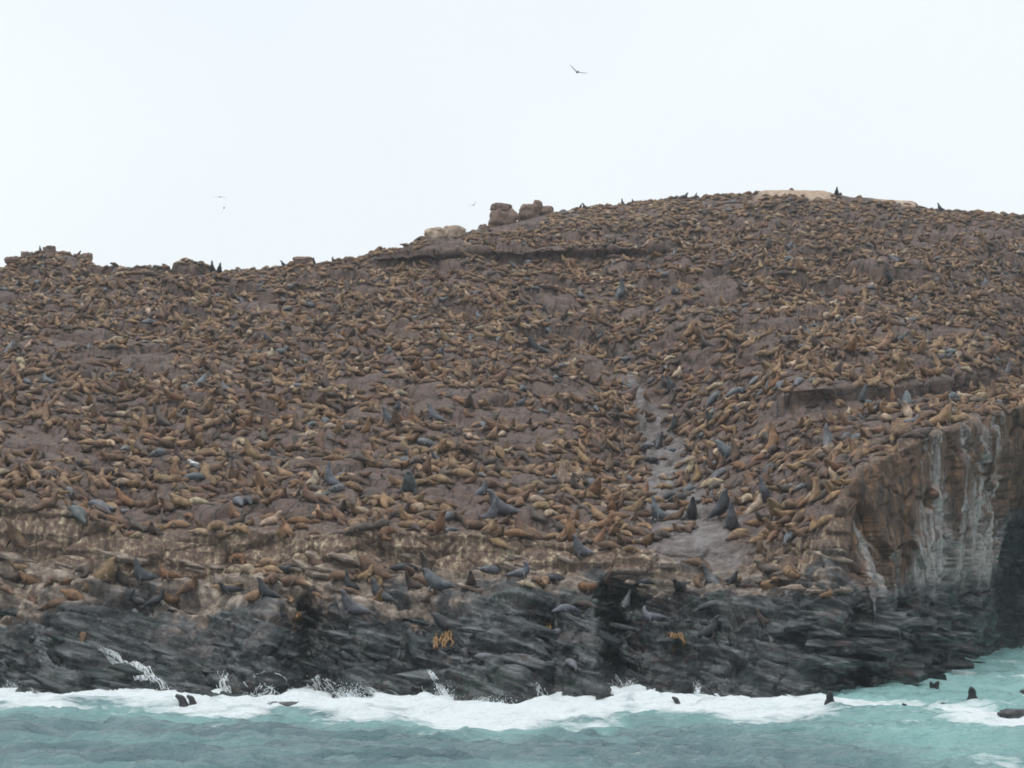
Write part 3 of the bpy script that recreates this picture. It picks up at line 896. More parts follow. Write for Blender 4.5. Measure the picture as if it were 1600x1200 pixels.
def mirrored(spec):
    b, fl = spec
    mir = lambda L: [(x, -y, z, a_, c) for x, y, z, a_, c in L]
    return mir(b), [mir(f_) for f_ in fl]
for nm in ("head_raised", "on_side", "curled", "looking_back"):
    POSES[nm + "_m"] = mirrored(POSES[nm])

def build_pose(nm, *targets):
    body, fl = POSES[nm]
    V, Fc = [], []
    fp = []
    for k, path in enumerate([body] + fl):
        d = densify(path, 4 if k == 0 else 3)
        if k == 0:
            d[:, 3:] *= 1.12
            d[-7:, 3:] *= np.linspace(1.0, 1.35, 7)[:, None]
        v_, f_ = loft(d, 14 if k == 0 else 8)
        o = len(V)
        V += [tuple(x) for x in v_]
        Fc += [tuple(i + o for i in t_) for t_ in f_]
        if k:
            fp.append(d[len(d) // 3:, :3])
    # ears
    me = bpy.data.meshes.new("sea_lion_" + nm)
    me.from_pydata(V, [], Fc)
    o = bpy.data.objects.new("tmp", me)
    COL.objects.link(o)
    m = o.modifiers.new("r", 'REMESH'); m.mode = 'VOXEL'; m.voxel_size = 0.028; m.use_smooth_shade = True
    m = o.modifiers.new("s", 'SMOOTH'); m.iterations = 2; m.factor = 0.4
    dec = o.modifiers.new("d", 'DECIMATE')
    res = []
    fp = np.concatenate(fp)
    muz = np.array(body[-1][:3])
    for target in targets:
        dec.ratio = 1.0
        dg = bpy.context.evaluated_depsgraph_get(); dg.update()
        n_all = len(o.evaluated_get(dg).data.polygons) * 2
        dec.ratio = min(1.0, target / n_all)
        dg = bpy.context.evaluated_depsgraph_get(); dg.update()
        out = bpy.data.meshes.new_from_object(o.evaluated_get(dg))
        bm = bmesh.new(); bm.from_mesh(out); bmesh.ops.triangulate(bm, faces=bm.faces); bm.to_mesh(out); bm.free()
        out.name = "sea_lion_" + nm
        co = np.empty(len(out.vertices) * 3, np.float32)
        out.vertices.foreach_get("co", co)
        co = co.reshape(-1, 3)
        dmin = np.min(np.linalg.norm(co[:, None] - fp[None], axis=-1), 1)
        dk = 0.75 * (1 - sstep(0.10, 0.19, dmin))
        dk = np.maximum(dk, 0.55 * (1 - sstep(0.06, 0.16, np.linalg.norm(co - muz, axis=1))))
        attr(out, "dark", dk)
        for pg in out.polygons: pg.use_smooth = True
        out.materials.append(M_FUR)
        tri = np.array([tuple(pg.vertices) for pg in out.polygons], np.int32)
        res.append((out, co, tri, dk.astype(np.float32)))
    bpy.data.objects.remove(o)
    return res

PR = {nm: build_pose(nm, 1000, 110, 54) for nm in POSES}

WORD = {"upright": "sitting upright", "nose_up": "pointing its nose at the sky", "flat": "lying flat", "head_raised": "lying with head raised", "on_side": "sprawled on its side",
        "curled": "curled up", "looking_back": "looking back over its shoulder", "bull": "bull with a thick neck", "walking": "walking on its flippers"}
def base_pose(nm): return nm[:-2] if nm.endswith("_m") else nm

FUR = {  # linear fur colours, last value wetness
    "tan": (0.222, 0.138, 0.076, 0.0), "brown": (0.122, 0.070, 0.043, 0.0), "rusty": (0.172, 0.090, 0.044, 0.0), "cream": (0.32, 0.24, 0.165, 0.0),
    "dark brown": (0.070, 0.048, 0.038, 0.3), "grey": (0.095, 0.102, 0.112, 0.7), "black": (0.026, 0.027, 0.031, 0.8)}
def fur_var(cn_):
    c = FUR[cn_]
    k = R.uniform(0.82, 1.18)
    return tuple(min(1, x * k * R.uniform(0.95, 1.05)) for x in c[:3]) + (c[3],)

def far_size(y): return min(1.0, (165 * SC / y) ** 0.45)

def orient(pos, n, heading, size, lean=0.65):
    up = (Vector(n) * lean + Vector((0, 0, 1)) * (1 - lean)).normalized()
    f_ = Vector((math.cos(heading), math.sin(heading), 0))
    f_ = (f_ - up * f_.dot(up)).normalized()
    s_ = up.cross(f_)
    M = Matrix((f_, s_, up)).transposed().to_4x4()
    return Matrix.Translation(Vector(pos)) @ M @ Matrix.Scale(size, 4)

N_LION = 0
LION_U = []
def lion(pos, n, heading, size, pose, colour, label=None, group=None, lean=0.65):
    global N_LION
    N_LION += 1
    o = bpy.data.objects.new("sea_lion", PR[pose][0][0])
    COL.objects.link(o)
    o.matrix_world = orient(pos, n, heading, size, lean)
    o.color = fur_var(colour)
    tag(o, label, "sea lion", group)
    return o

# sea lions that stand out in the photograph: u, v of the base, pose, heading in degrees (0 = right, 90 = away, 180 = left, 270 = towards us), size, colour, label
L = 180
STAND = [
    (226, 906, "nose_up", 200, 1.12, "grey", "tall grey sea lion sitting upright before the left ledge, nose to the left"),
    (190, 908, "nose_up", 150, .85, "dark brown", "dark sea lion sitting just left of the tall grey one by the left ledge"),
    (221, 944, "looking_back", 160, .95, "black", "black sea lion on the black rock hump, left of a pair"),
    (244, 942, "head_raised", 20, .9, "black", "black sea lion on the black rock hump, right of a pair"),
    (275, 938, "upright", 175, .9, "rusty", "rusty sea lion sitting right of the black pair on the rock hump"),
    (362, 926, "head_raised", 200, .9, "black", "small black sea lion lying on pale rock right of the rusty sitter"),
    (418, 934, "upright", 178, .92, "black", "slim black sea lion leaning left with its tail on pale rock"),
    (481, 972, "nose_up", 190, .95, "black", "jet black sea lion sitting atop the wet rocks beside an orange patch"),
    (556, 960, "upright", 176, 1.18, "grey", "large dark grey sea lion leaning left on the rim of the wet rocks"),
    (549, 920, "nose_up", 170, .8, "black", "black sea lion sitting above the large grey one on the rock rim"),
    (596, 937, "upright", 174, 1.0, "grey", "grey sea lion leaning left just right of the large grey one"),
    (448, 892, "curled", 20, .95, "black", "black sea lion curled up asleep below the brown ledge"),
    (588, 894, "upright", 250, .8, "dark brown", "small dark sea lion sitting beneath the striped ledge"),
    (628, 889, "flat", 5, .95, "black", "black sea lion lying flat like a dark stone beneath the striped ledge"),
    (688, 922, "bull", 165, 1.0, "grey", "big pale grey bull sitting upright right of the flat black sea lion"),
    (737, 914, "upright", 260, .85, "dark brown", "dark sea lion facing the sea right of the big grey bull"),
    (765, 892, "flat", 10, .85, "grey", "grey sea lion lying flat at the foot of the striped ledge"),
    (812, 901, "looking_back", 350, .95, "grey", "grey sea lion sitting below the right end of the striped ledge"),
    (862, 907, "flat", 0, 1.0, "black", "long black sea lion stretched out on the bench below the ledge"),
    (911, 868, "upright", 200, 1.05, "grey", "tall grey sea lion sitting alone on the ledge left of the gully mouth"),
    (946, 912, "nose_up", 260, .9, "dark brown", "dark sea lion with nose up below the tall grey ledge sitter"),
    (976, 948, "nose_up", 80, .85, "grey", "slender grey sea lion stretched upwards on the grey boulders"),
    (1067, 922, "upright", 240, .95, "black", "black sea lion sitting on the bench below the gully mouth, left of three"),
    (1115, 912, "nose_up", 110, .95, "grey", "grey sea lion on the bench below the gully mouth, middle of three"),
    (1141, 912, "upright", 300, .72, "black", "small black sea lion on the bench below the gully mouth, right of three"),
    (1012, 913, "flat", 180, .95, "black", "black sea lion lying flat on the bench left of the gully mouth sitters"),
    (1110, 992, "head_raised", 350, 1.08, "black", "black sea lion with raised head lying on the wet rock below the gully"),
    (1112, 950, "flat", 0, .95, "black", "black sea lion lying flat above the one with raised head on wet rock"),
    (1020, 970, "looking_back", 200, .95, "grey", "plump pale grey sea lion sitting amid the black boulders"),
    (886, 955, "flat", 215, 1.0, "grey", "dark grey sea lion sloping head down over the black boulders"),
    (787, 952, "upright", 250, .75, "dark brown", "small dark brown sea lion on the boulders above the black overhang"),
    (706, 982, "bull", 150, .95, "black", "heavy black bull sitting above the orange kelp on wet rock"),
    (727, 1022, "flat", 95, .8, "black", "black sea lion climbing the wet rock just right of the orange kelp"),
    (757, 1030, "flat", 170, .85, "grey", "grey sea lion lying low on the green wet rock near the surf"),
    (870, 992, "flat", 60, .85, "grey", "grey sea lion lying slantwise under the dark overhang"),
    (893, 1040, "flat", 110, .8, "grey", "grey sea lion scrambling up wet rock close above the surf"),
    (1195, 975, "nose_up", 200, .7, "dark brown", "small dark sea lion on the tilted grey slabs near the cliff"),
    (130, 995, "flat", 95, .6, "rusty", "small rusty sea lion on the green wet rock at far left"),
    (1127, 801, "bull", 20, .85, "black", "black bull sitting in the gully with its back to the tall grey one"),
    (1143, 826, "nose_up", 270, 1.1, "grey", "tall slim grey sea lion standing at the right edge of the lower gully"),
    (1081, 808, "upright", 270, .95, "black", "black sea lion sitting in the middle of the lower gully"),
    (1033, 811, "nose_up", 200, .95, "grey", "grey sea lion rising at the left side of the lower gully"),
    (1062, 784, "curled", 40, 1.0, "black", "dark curled sea lion in the gully above the middle sitter, right of two"),
    (1046, 778, "flat", 40, .9, "black", "dark flat sea lion in the gully above the middle sitter, left of two"),
    (1146, 716, "bull", 170, 1.0, "grey", "grey and black bull on the slope right of the gully bend"),
    (1124, 725, "flat", 20, .9, "grey", "grey sea lion lying at the foot of the bull beside the gully bend"),
    (1199, 782, "nose_up", 250, 1.0, "grey", "pale grey sea lion stretched upright right of the lower gully"),
    (1204, 738, "flat", 60, 1.0, "black", "dark grey sea lion lying uphill above the pale upright one"),
    (1236, 842, "flat", 55, 1.0, "grey", "blue-grey sea lion lying uphill near the foot of the right slope"),
    (1295, 700, "nose_up", 75, 1.0, "grey", "pale grey sea lion reaching uphill near the cliff top"),
    (1018, 722, "curled", 20, .95, "black", "dark sea lion huddled at the gully bend, lowest of the huddle"),
    (1012, 700, "flat", 300, 1.0, "grey", "grey sea lion slanting down into the gully bend huddle"),
    (1027, 696, "upright", 90, .9, "black", "dark sea lion sitting upmost in the gully bend huddle"),
    (1053, 672, "nose_up", 260, 1.0, "grey", "grey sea lion sitting on bare rock in the upper gully"),
    (1112, 664, "upright", 270, 1.0, "grey", "grey sea lion sitting right of the bare upper gully"),
    (1118, 625, "flat", 20, 1.15, "grey", "grey sea lion lying in the diagonal grey row, lowest"),
    (1150, 616, "flat", 25, 1.15, "grey", "grey sea lion lying in the diagonal grey row, middle"),
    (1185, 598, "flat", 35, 1.1, "grey", "grey sea lion lying in the diagonal grey row, uppermost"),
    (1052, 610, "upright", 250, 1.1, "grey", "grey sea lion of the huddle above the upper gully, right one"),
    (1040, 608, "upright", 280, 1.0, "grey", "grey sea lion of the huddle above the upper gully, left one"),
    (1220, 605, "flat", 75, 1.0, "grey", "grey sea lion lying uphill at the left end of the right dark ledge"),
    (1250, 600, "flat", 65, 1.0, "grey", "grey sea lion lying uphill just above the right dark ledge's end"),
    (971, 462, "nose_up", 60, 1.35, "grey", "large pale grey sea lion high on the slope above the gully head"),
    (1391, 442, "bull", 250, 1.1, "black", "black bull high on the right slope"),
    (841, 550, "bull", 200, 1.1, "black", "black bull sitting mid slope left of the gully head"),
    (855, 520, "upright", 120, 1.0, "grey", "grey sea lion sitting uphill of the mid slope black bull"),
    (1140, 387, "curled", 100, 1.0, "cream", "very pale sea lion curled high on the slope right of the upper ledge"),
    (787, 803, "upright", 185, 1.1, "grey", "greenish grey sea lion sitting on the slope above the striped ledge"),
    (640, 772, "bull", 260, 1.0, "grey", "grey bull sitting above a dark crack on the lower slope"),
    (517, 757, "nose_up", 150, .9, "grey", "blue grey sea lion nosing up on the lower left slope"),
    (529, 768, "curled", 40, .8, "grey", "grey pup-sized sea lion curled against the blue grey one"),
    (372, 788, "flat", 290, .95, "grey", "grey sea lion lying head down, left of two beside each other"),
    (388, 786, "flat", 285, .9, "black", "dark sea lion lying head down, right of two beside each other"),
    (118, 806, "flat", 305, 1.15, "grey", "grey sea lion lying head down above the brown left ledge, left of two"),
    (150, 796, "flat", 320, 1.1, "grey", "grey sea lion lying head down above the brown left ledge, right of two"),
    (612, 664, "upright", 200, 1.0, "grey", "pale blue-grey sea lion sitting mid slope below centre"),
    (680, 656, "upright", 160, 1.0, "grey", "blue-grey sea lion sitting mid slope, right of the pale one"),
    (660, 696, "flat", 340, 1.1, "grey", "grey sea lion lying on smooth rock below the mid slope sitters"),
    (248, 712, "curled", 60, .95, "grey", "bluish sea lion curled into a ball on the left slope"),
    (883, 760, "nose_up", 200, 1.1, "cream", "pale sea lion raising its long neck on the lower slope left of the gully"),
    (1307, 306, "upright", 260, 1.25, "black", "black sea lion sitting upright on the summit skyline"),
    (1471, 328, "upright", 175, 1.15, "black", "dark sea lion leaning left on the right skyline"),
    (905, 322, "upright", 0, .8, "black", "dark sea lion on the skyline right of the boulders, left of a pair"),
    (916, 320, "upright", 200, .9, "dark brown", "dark sea lion on the skyline right of the boulders, right of a pair"),
    (973, 316, "nose_up", 230, .8, "black", "small dark sea lion sitting on the skyline before the summit, slim one"),
    (991, 314, "looking_back", 230, .9, "dark brown", "dark brown sea lion on the skyline right of the slim sitter"),
    (1066, 305, "head_raised", 10, 1.3, "black", "dark sea lion lying with raised head on the long skyline rise"),
    (1085, 305, "upright", 350, .8, "dark brown", "small dark sea lion close behind the lying one on the skyline"),
    (333, 424, "nose_up", 250, .95, "black", "black sea lion sitting on the level left skyline, left of a pair"),
    (342, 424, "upright", 290, .9, "black", "black sea lion sitting on the level left skyline, right of a pair"),
    (446, 416, "upright", 180, .9, "black", "black sea lion on the skyline left of the brown rock hump"),
    (491, 410, "nose_up", 250, .7, "black", "small black sea lion on the skyline just right of the brown hump"),
    (523, 408, "looking_back", 200, .8, "dark brown", "dark sea lion on the skyline between hump and small block"),
    (64, 393, "nose_up", 250, .7, "black", "small black sea lion beside the knob on the left skyline mound"),
    (119, 402, "upright", 350, .9, "dark brown", "dark brown sea lion on the right shoulder of the left skyline mound"),
]
taken = []
for (u, v, pose, hd, size, colour, lab) in STAND:
    g, n = ground(u, v)
    size *= far_size(g[1]) * (0.78 if g[1] > 240 else (0.80 if v > 840 else 1.0))
    lion(g - np.array([0, 0, 0.04]), n, math.radians(hd), size, pose, colour, lab, "sea lions that stand out on the rocks", 0.45)
    taken.append((g, 1.0 * size))

# swimmers: only head and neck above the water
SWIM = [(289, 1113, 185, 1.15, "sea lion swimming in the white surf, left of two heads"), (303, 1113, 170, .9, "sea lion swimming in the white surf, right of two heads"),
        (1043, 1106, 200, .85, "dark sea lion head low in the foam below the smooth wet rock, left"), (1060, 1105, 160, .8, "dark sea lion head low in the foam below the smooth wet rock, right"),
        (1297, 1116, 260, 1.1, "sea lion holding its neck high in the water before the cove foam band"), (1363, 1084, 250, .8, "sea lion head near the foot of the cliff"),
        (1457, 1087, 240, .75, "sea lion head in the cove, left of a close pair"), (1462, 1087, 290, .85, "sea lion head in the cove, right of a close pair"),
        (1480, 1108, 200, .8, "sea lion head low in the cove left of the long-necked swimmer"), (1520, 1104, 250, 1.25, "long-necked swimming sea lion left of the awash rock"),
        (1494, 1072, 230, .6, "tiny far sea lion head in the cove near the dark corner"), (1417, 1108, 180, .6, "sea lion head barely breaking the water mid cove")]
for (u, v, hd, size, lab) in SWIM:
    Y = float(water_Y(v))
    g = at(u, v, Y)
    z = sea_z(g[0], g[1])
    low = 1.28 if "low" in lab or "barely" in lab else (1.0 if "neck" in lab else 1.15)
    lion((g[0] - 0.5 * math.cos(math.radians(hd)) * size, g[1] - 0.5 * math.sin(math.radians(hd)) * size, z - low * size), (0, 0, 1), math.radians(hd), size, "upright", "black", lab, "sea lions swimming off the rocks")

# ------------------------------------------------------------------ the colony: scattered by dart throwing over the slope and bench
area = np.linalg.norm(np.cross(np.gradient(P, axis=1), np.gradient(P, axis=0)), axis=-1)
dens_n = fbm(P.astype(np.float32) * 0.16, 3, 201)
dens_m = fbm(P.astype(np.float32) * 0.45, 3, 202)
flat_ok = sstep(0.30, 0.55, NN[..., 2])
dens = sstep(-0.66, 0.0, dens_n + 0.8 * dens_m) * flat_ok * (1 + 0.6 * sstep(150, 230, P[..., 1]))
bare = [(230, 560, 46, 26), (620, 520, 30, 16), (830, 690, 60, 16), (870, 470, 30, 14), (1120, 450, 34, 30), (880, 610, 60, 12), (560, 700, 36, 14), (700, 770, 40, 16), (60, 680, 40, 14),
        (1090, 560, 40, 18), (420, 800, 60, 16), (330, 800, 40, 14), (1290, 800, 30, 20), (130, 560, 30, 14), (1480, 520, 60, 10), (400, 480, 40, 12)]
for (bu, bv, ru, rv) in bare:
    dens *= sstep(0.7, 1.3, np.sqrt(((PU - bu) / ru) ** 2 + ((PV - bv) / rv) ** 2) + 0.35 * dens_m)
dens *= 1 - 0.86 * sstep(0.35, 0.7, gully)
zone_ok = (ZN > 2.25) & (ZN < 10.15) & (UU > -300) & (UU < 1900) & (cliff < 0.3)
zone_ok &= ~((UU > 1322) & (ZN < 4.02))
dens = dens * zone_ok * (1 - 0.82 * ((ZN < 3.0) & True) * sstep(0.05, 0.4, wet)) * np.where(ZN < 3.0, 0.75, 1) * np.where((ZN > 2.85) & (ZN < 3.93), 0.16, 1)
dens *= 1 - 0.72 * led1[None] * ((ZN > 7.96) & (ZN < 9.0))
dens *= 1 - 0.78 * led2[None] * ((ZN > 4.90) & (ZN < 6.02))
for bu, bv, br in ((787, 346, 34), (832, 336, 34), (697, 374, 38), (80, 392, 14)):
    dens *= sstep(0.7, 1.1, np.hypot(PU - bu, (PV - bv) * 1.7) / br)
dens *= np.where(ZN > 9.9, 0.5, 1) * (1 - 0.97 * pale)
dens *= 1 - 0.78 * ((UU < -40) | (UU > 1640))
pw = (dens * area).ravel()
pw /= pw.sum()
NTRY = 125000
cand = rng.choice(len(pw), NTRY, p=pw)
hashg = {}
def near_ok(pp, rad):
    k = tuple(np.floor(pp / 1.2).astype(int))
    for a_ in (-1, 0, 1):
        for b_ in (-1, 0, 1):
            for c_ in (-1, 0, 1):
                for (q_, r_) in hashg.get((k[0] + a_, k[1] + b_, k[2] + c_), ()):
                    if (q_[0] - pp[0]) ** 2 + (q_[1] - pp[1]) ** 2 + (q_[2] - pp[2]) ** 2 < (0.5 * (rad + r_)) ** 2:
                        return False
    hashg.setdefault(k, []).append((pp, rad))
    return True
for g, r_ in taken:
    hashg.setdefault(tuple(np.floor(g / 1.2).astype(int)), []).append((g, r_))
Pf, Nf, ZNf, PUf, PVf, PDf = P.reshape(-1, 3), NN.reshape(-1, 3), ZN.ravel(), PU.ravel(), PV.ravel(), PD.ravel()
visf = vis.ravel()
POSE_W = [("upright", 3.2), ("nose_up", 3.2), ("flat", 24), ("head_raised", 9), ("head_raised_m", 9), ("on_side", 11), ("on_side_m", 11), ("curled", 11), ("curled_m", 11), ("looking_back", 3), ("looking_back_m", 3), ("bull", 1.2), ("walking", 2.5)]
POSE_N, POSE_P = [a_ for a_, _ in POSE_W], [b_ for _, b_ in POSE_W]
COL_N = ["tan", "brown", "rusty", "cream", "dark brown", "grey"]
COL_P = [34, 36, 14, 6, 13, 3]
FRONT_V = 815
FRONT_MAX = 300 - N_LION - 6
front, mass = [], []
MASS_MAX = 17000
for ci in cand:
    pp = Pf[ci]
    if len(mass) >= MASS_MAX:
        break
    size = R.choice([0.50, 0.60, 0.68, 0.74, 0.82, 0.92]) * R.uniform(0.94, 1.06) * far_size(pp[1])
    if not near_ok(pp, (0.70 if pp[1] < 170 else 0.62) * size):
        continue
    pose = R.choices(POSE_N, POSE_P)[0]
    if pose == "bull": size = R.uniform(0.75, 0.95) * far_size(pp[1])
    if (ZNf[ci] > 9.3 or PVf[ci] < np.interp(PUf[ci], US, I_v) + 22) and base_pose(pose) in ("upright", "nose_up", "bull", "looking_back", "head_raised", "walking"):
        pose = R.choice(["flat", "curled", "on_side"])
    colour = R.choices(COL_N, COL_P)[0]
    if base_pose(pose) in ("upright", "nose_up", "bull"):
        if colour == "cream": colour = "tan"
        if pp[1] > 170 and pose == "nose_up": pose = "head_raised"
    hd = R.uniform(0, 2 * math.pi)
    if R.random() < 0.55:      # many lie along the grain of the rock
        hd = (math.radians(-35) if PUf[ci] < 1010 else math.radians(35)) + R.gauss(0, 0.4) + (math.pi if R.random() < 0.5 else 0)
    rec = (pp, Nf[ci], hd, size, pose, colour, PUf[ci], PVf[ci], ci)
    infront = (PVf[ci] > FRONT_V) and (-10 < PUf[ci] < 1610)
    if infront:
        if visf[ci]:
            front.append(rec)
    else:
        mass.append(rec)

# the front ones are individuals; name them by colour, pose and place along their band
def zone_of(u, v, zn):
    if u > 1150:
        return "on slope right of lower gully"
    if zn >= 4.0:
        return "on slope above central ledges" if u > 450 else "on slope above left ledges"
    if zn >= 3.0:
        return "on the striped central ledge" if u > 450 else "on the stepped left ledge"
    return "on bench under central ledge" if u > 450 else "on bench under left ledge"
front.sort(key=lambda r_: -r_[7])
extra = front[FRONT_MAX:]
front = front[:FRONT_MAX]
mass += extra
ORD = ["first", "second", "third", "fourth", "fifth", "sixth", "seventh", "eighth", "ninth", "tenth", "eleventh", "twelfth", "thirteenth", "fourteenth", "fifteenth", "sixteenth", "seventeenth", "eighteenth"]
SHORT = {"upright": "sitting upright", "nose_up": "nose up", "flat": "lying flat", "head_raised": "lying head raised", "on_side": "sprawled sideways", "curled": "curled up",
         "looking_back": "looking back", "bull": "with thick neck", "walking": "walking"}
buckets = {}
for r_ in front:
    z_ = zone_of(r_[6], r_[7], ZNf[r_[8]])
    buckets.setdefault((r_[5], base_pose(r_[4]), z_), []).append(r_)
for (c_, po, z_), rs in buckets.items():
    rs.sort(key=lambda r_: r_[6])
    for k, r_ in enumerate(rs):
        lab = f"{c_} sea lion {SHORT[po]} {z_}"
        if len(rs) > 1:
            lab += ", " + ORD[min(k, 17)] + " from left"
        lion(r_[0] - np.array([0, 0, 0.04]), r_[1], r_[2], r_[3], r_[4], r_[5], lab, "sea lions along the front ledges", 0.6)

# the rest of the herd is one mass
VV, TT, DD, CC = [], [], [], []
off = 0
for (pp, n, hd, size, pose, colour, u_, v_, ci) in mass:
    _m, co, tri, dk = PR[pose][1 if pp[1] < 185 else 2]
    M = np.array(orient(pp - np.array([0, 0, 0.04]), n, hd, size, 0.6))
    VV.append(co @ M[:3, :3].T + M[:3, 3])
    TT.append(tri + off)
    DD.append(dk)
    CC.append(np.broadcast_to(np.array(fur_var(colour), np.float32), (len(co), 4)))
    off += len(co)
cme = mesh_np("sea_lion_colony", np.concatenate(VV), np.concatenate(TT))
attr(cme, "dark", np.concatenate(DD))
attr_col(cme, "fur", np.concatenate(CC))
colony = tag(link("sea_lion_colony", cme, M_FURM), "dense mass of thousands of tan and brown sea lions covering the hillside", "sea lions", None, "stuff")
for o_ in scn.objects:
    if len(str(o_.get("label", "")).split()) > 16: print("LONG", o_["label"])
print("LIONS", N_LION, "front", len(front), "mass", len(mass), "mass tris", sum(map(len, TT)), "extra", len(extra))

# ------------------------------------------------------------------ birds
def bird(name, u, v, Y, span, left, right_, yaw, label, mat, fold=None):
    c = at(u, v, Y)
    V, Fc = [], []
    s = span / 2
    parts = [densify([(-.42 * s, 0, .02, .10 * s, .012 * s), (-.25 * s, 0, .0, .05 * s, .04 * s), (0, 0, 0, .09 * s, .085 * s), (.22 * s, 0, .02 * s, .06 * s, .06 * s), (.34 * s, 0, .04 * s, .045 * s, .045 * s), (.46 * s, 0, .03 * s, .012 * s, .012 * s)], 2)]
    for sg, (e1, e2) in ((1, left), (-1, right_)):
        a1, a2 = math.radians(e1), math.radians(e2)
        y1, z1 = 0.5 * s * math.cos(a1), 0.5 * s * math.sin(a1)
        y2, z2 = y1 + 0.5 * s * math.cos(a2), z1 + 0.5 * s * math.sin(a2)
        parts.append([(0.05 * s, sg * .02 * s, 0.02 * s, .02 * s, .13 * s), (.10 * s, sg * y1 * .5, z1 * .5 + .02 * s, .016 * s, .13 * s), (.12 * s, sg * y1, z1 + .02 * s, .014 * s, .12 * s),
                      (.02 * s, sg * (y1 + y2) / 2, (z1 + z2) / 2, .012 * s, .09 * s), (-.12 * s, sg * y2, z2, .008 * s, .02 * s)])
    for k, path in enumerate(parts):
        A = np.array(path, float)
        if k == 0:
            v_, f_ = loft(A, 8)
        else:   # wings: chord runs along x
            v_, f_ = [], []
            for (x, y, z, th, ch) in A:
                v_ += [(x + ch, y, z), (x, y, z + th), (x - ch, y, z), (x, y, z - th)]
            for i in range(len(A) - 1):
                for j in range(4):
                    f_.append((i * 4 + j, i * 4 + (j + 1) % 4, i * 4 + 4 + (j + 1) % 4, i * 4 + 4 + j))
            f_.append((0, 1, 2, 3)); e = (len(A) - 1) * 4
            f_.append((e, e + 1, e + 2, e + 3))
        o = len(V)
        V += [tuple(x) for x in v_]
        Fc += [tuple(i + o for i in t_) for t_ in f_]
    me = bpy.data.meshes.new(name)
    me.from_pydata(V, [], Fc)
    bm = bmesh.new(); bm.from_mesh(me); bmesh.ops.recalc_face_normals(bm, faces=bm.faces); bm.to_mesh(me); bm.free()
    for pg in me.polygons: pg.use_smooth = True
    o = link(name, me, mat, None, c)
    o.rotation_euler = (0, 0, math.radians(yaw))
    return tag(o, label, "bird", "sea birds in flight")

bird("flying_bird", 902, 113, 150, 1.15, (46, 42), (-2, -4), 100, "dark gull flying high in the pale sky with one wing raised", M_BIRD)
bird("flying_bird", 740, 321, 200, 0.75, (10, 5), (62, 58), 80, "small dark bird flying beside the skyline boulders, wing up", M_BIRD)
bird("flying_bird", 344, 308, 420, 2.0, (5, -4), (3, -25), 95, "faint far bird low in the left sky, upper of two", M_BIRD)
bird("flying_bird", 350, 325, 520, 3.0, (-70, -60), (65, 72), 100, "very faint banking bird low in the left sky, lower of two", M_BIRD)

def resting_gull(u, v, size, label):
    g, n = ground(u, v)
    V, Fc = loft(densify([(-.30, 0, .10, .02, .015), (-.15, 0, .13, .08, .06), (.02, 0, .15, .10, .10), (.15, 0, .20, .07, .08), (.20, 0, .28, .05, .05), (.26, 0, .31, .045, .045), (.34, 0, .30, .012, .012)], 3), 10)
    V = [tuple(x) for x in V]
    for s_ in (1, -1):
        o = len(V)
        V += [(.03, s_ * .03, .10), (.05, s_ * .03, .10), (.04, s_ * .045, .10), (.04, s_ * .035, -.02)]
        Fc += [(o, o + 1, o + 3), (o + 1, o + 2, o + 3), (o + 2, o, o + 3)]
    me = bpy.data.meshes.new("gull")
    me.from_pydata(V, [], Fc)
    for pg in me.polygons: pg.use_smooth = True
    o = link("gull", me, M_GULL, None, g)
    o.scale = (size,) * 3
    o.rotation_euler = (0, 0, math.radians(200))
    tag(o, label, "bird")
resting_gull(304, 728, 1.35, "white gull resting among the sea lions on the left slope")

# ------------------------------------------------------------------ kelp hanging on the wet rocks
def kelp(u, v, wpx, hpx, n, seed, label):
    r = random.Random(seed)
    V, Fc = [], []
    for k in range(n):
        uu = u + r.uniform(-.5, .5) * wpx
        vv = v - hpx / 2 + r.uniform(0, 0.2) * hpx
        ln = r.uniform(0.55, 1.0) * hpx
        drift = r.uniform(-.35, .35) * wpx
        prev = None
        for s_ in range(7):
            t = s_ / 6
            g, nn = ground(uu + drift * math.sin(t * 2.2) + r.uniform(-1, 1), vv + ln * t)
            g = g + nn * 0.10 + np.array([0, -0.05, 0])
            hw = 0.075 * (1 - 0.6 * abs(t - .4)) * r.uniform(.7, 1.2)
            ring = []
            for dx, dn in ((-hw, 0), (0, 0.05), (hw, 0), (0, -0.05)):
                ring.append(len(V)); V.append(tuple(g + np.array([dx, 0, 0]) + nn * dn))
            if prev:
                for j in range(4):
                    Fc.append((prev[j], prev[(j + 1) % 4], ring[(j + 1) % 4], ring[j]))
            else:
                Fc.append(tuple(ring))
            prev = ring
        Fc.append(tuple(prev))
    me = bpy.data.meshes.new("kelp")
    me.from_pydata(V, [], Fc)
    bm = bmesh.new(); bm.from_mesh(me); bmesh.ops.recalc_face_normals(bm, faces=bm.faces); bm.to_mesh(me); bm.free()
    for pg in me.polygons: pg.use_smooth = True
    tag(link("kelp", me, M_KELP), label, "kelp")
kelp(693, 1002, 22, 28, 9, 1, "orange kelp strands hanging on wet rock below the black bull")
kelp(1057, 996, 18, 26, 8, 2, "orange kelp tuft lying on the black boulders below the gully")
kelp(464, 964, 10, 14, 6, 3, "small orange kelp patch beside the jet black sea lion")
kelp(858, 980, 6, 22, 4, 4, "thin yellow kelp strands hanging down the dark overhang")

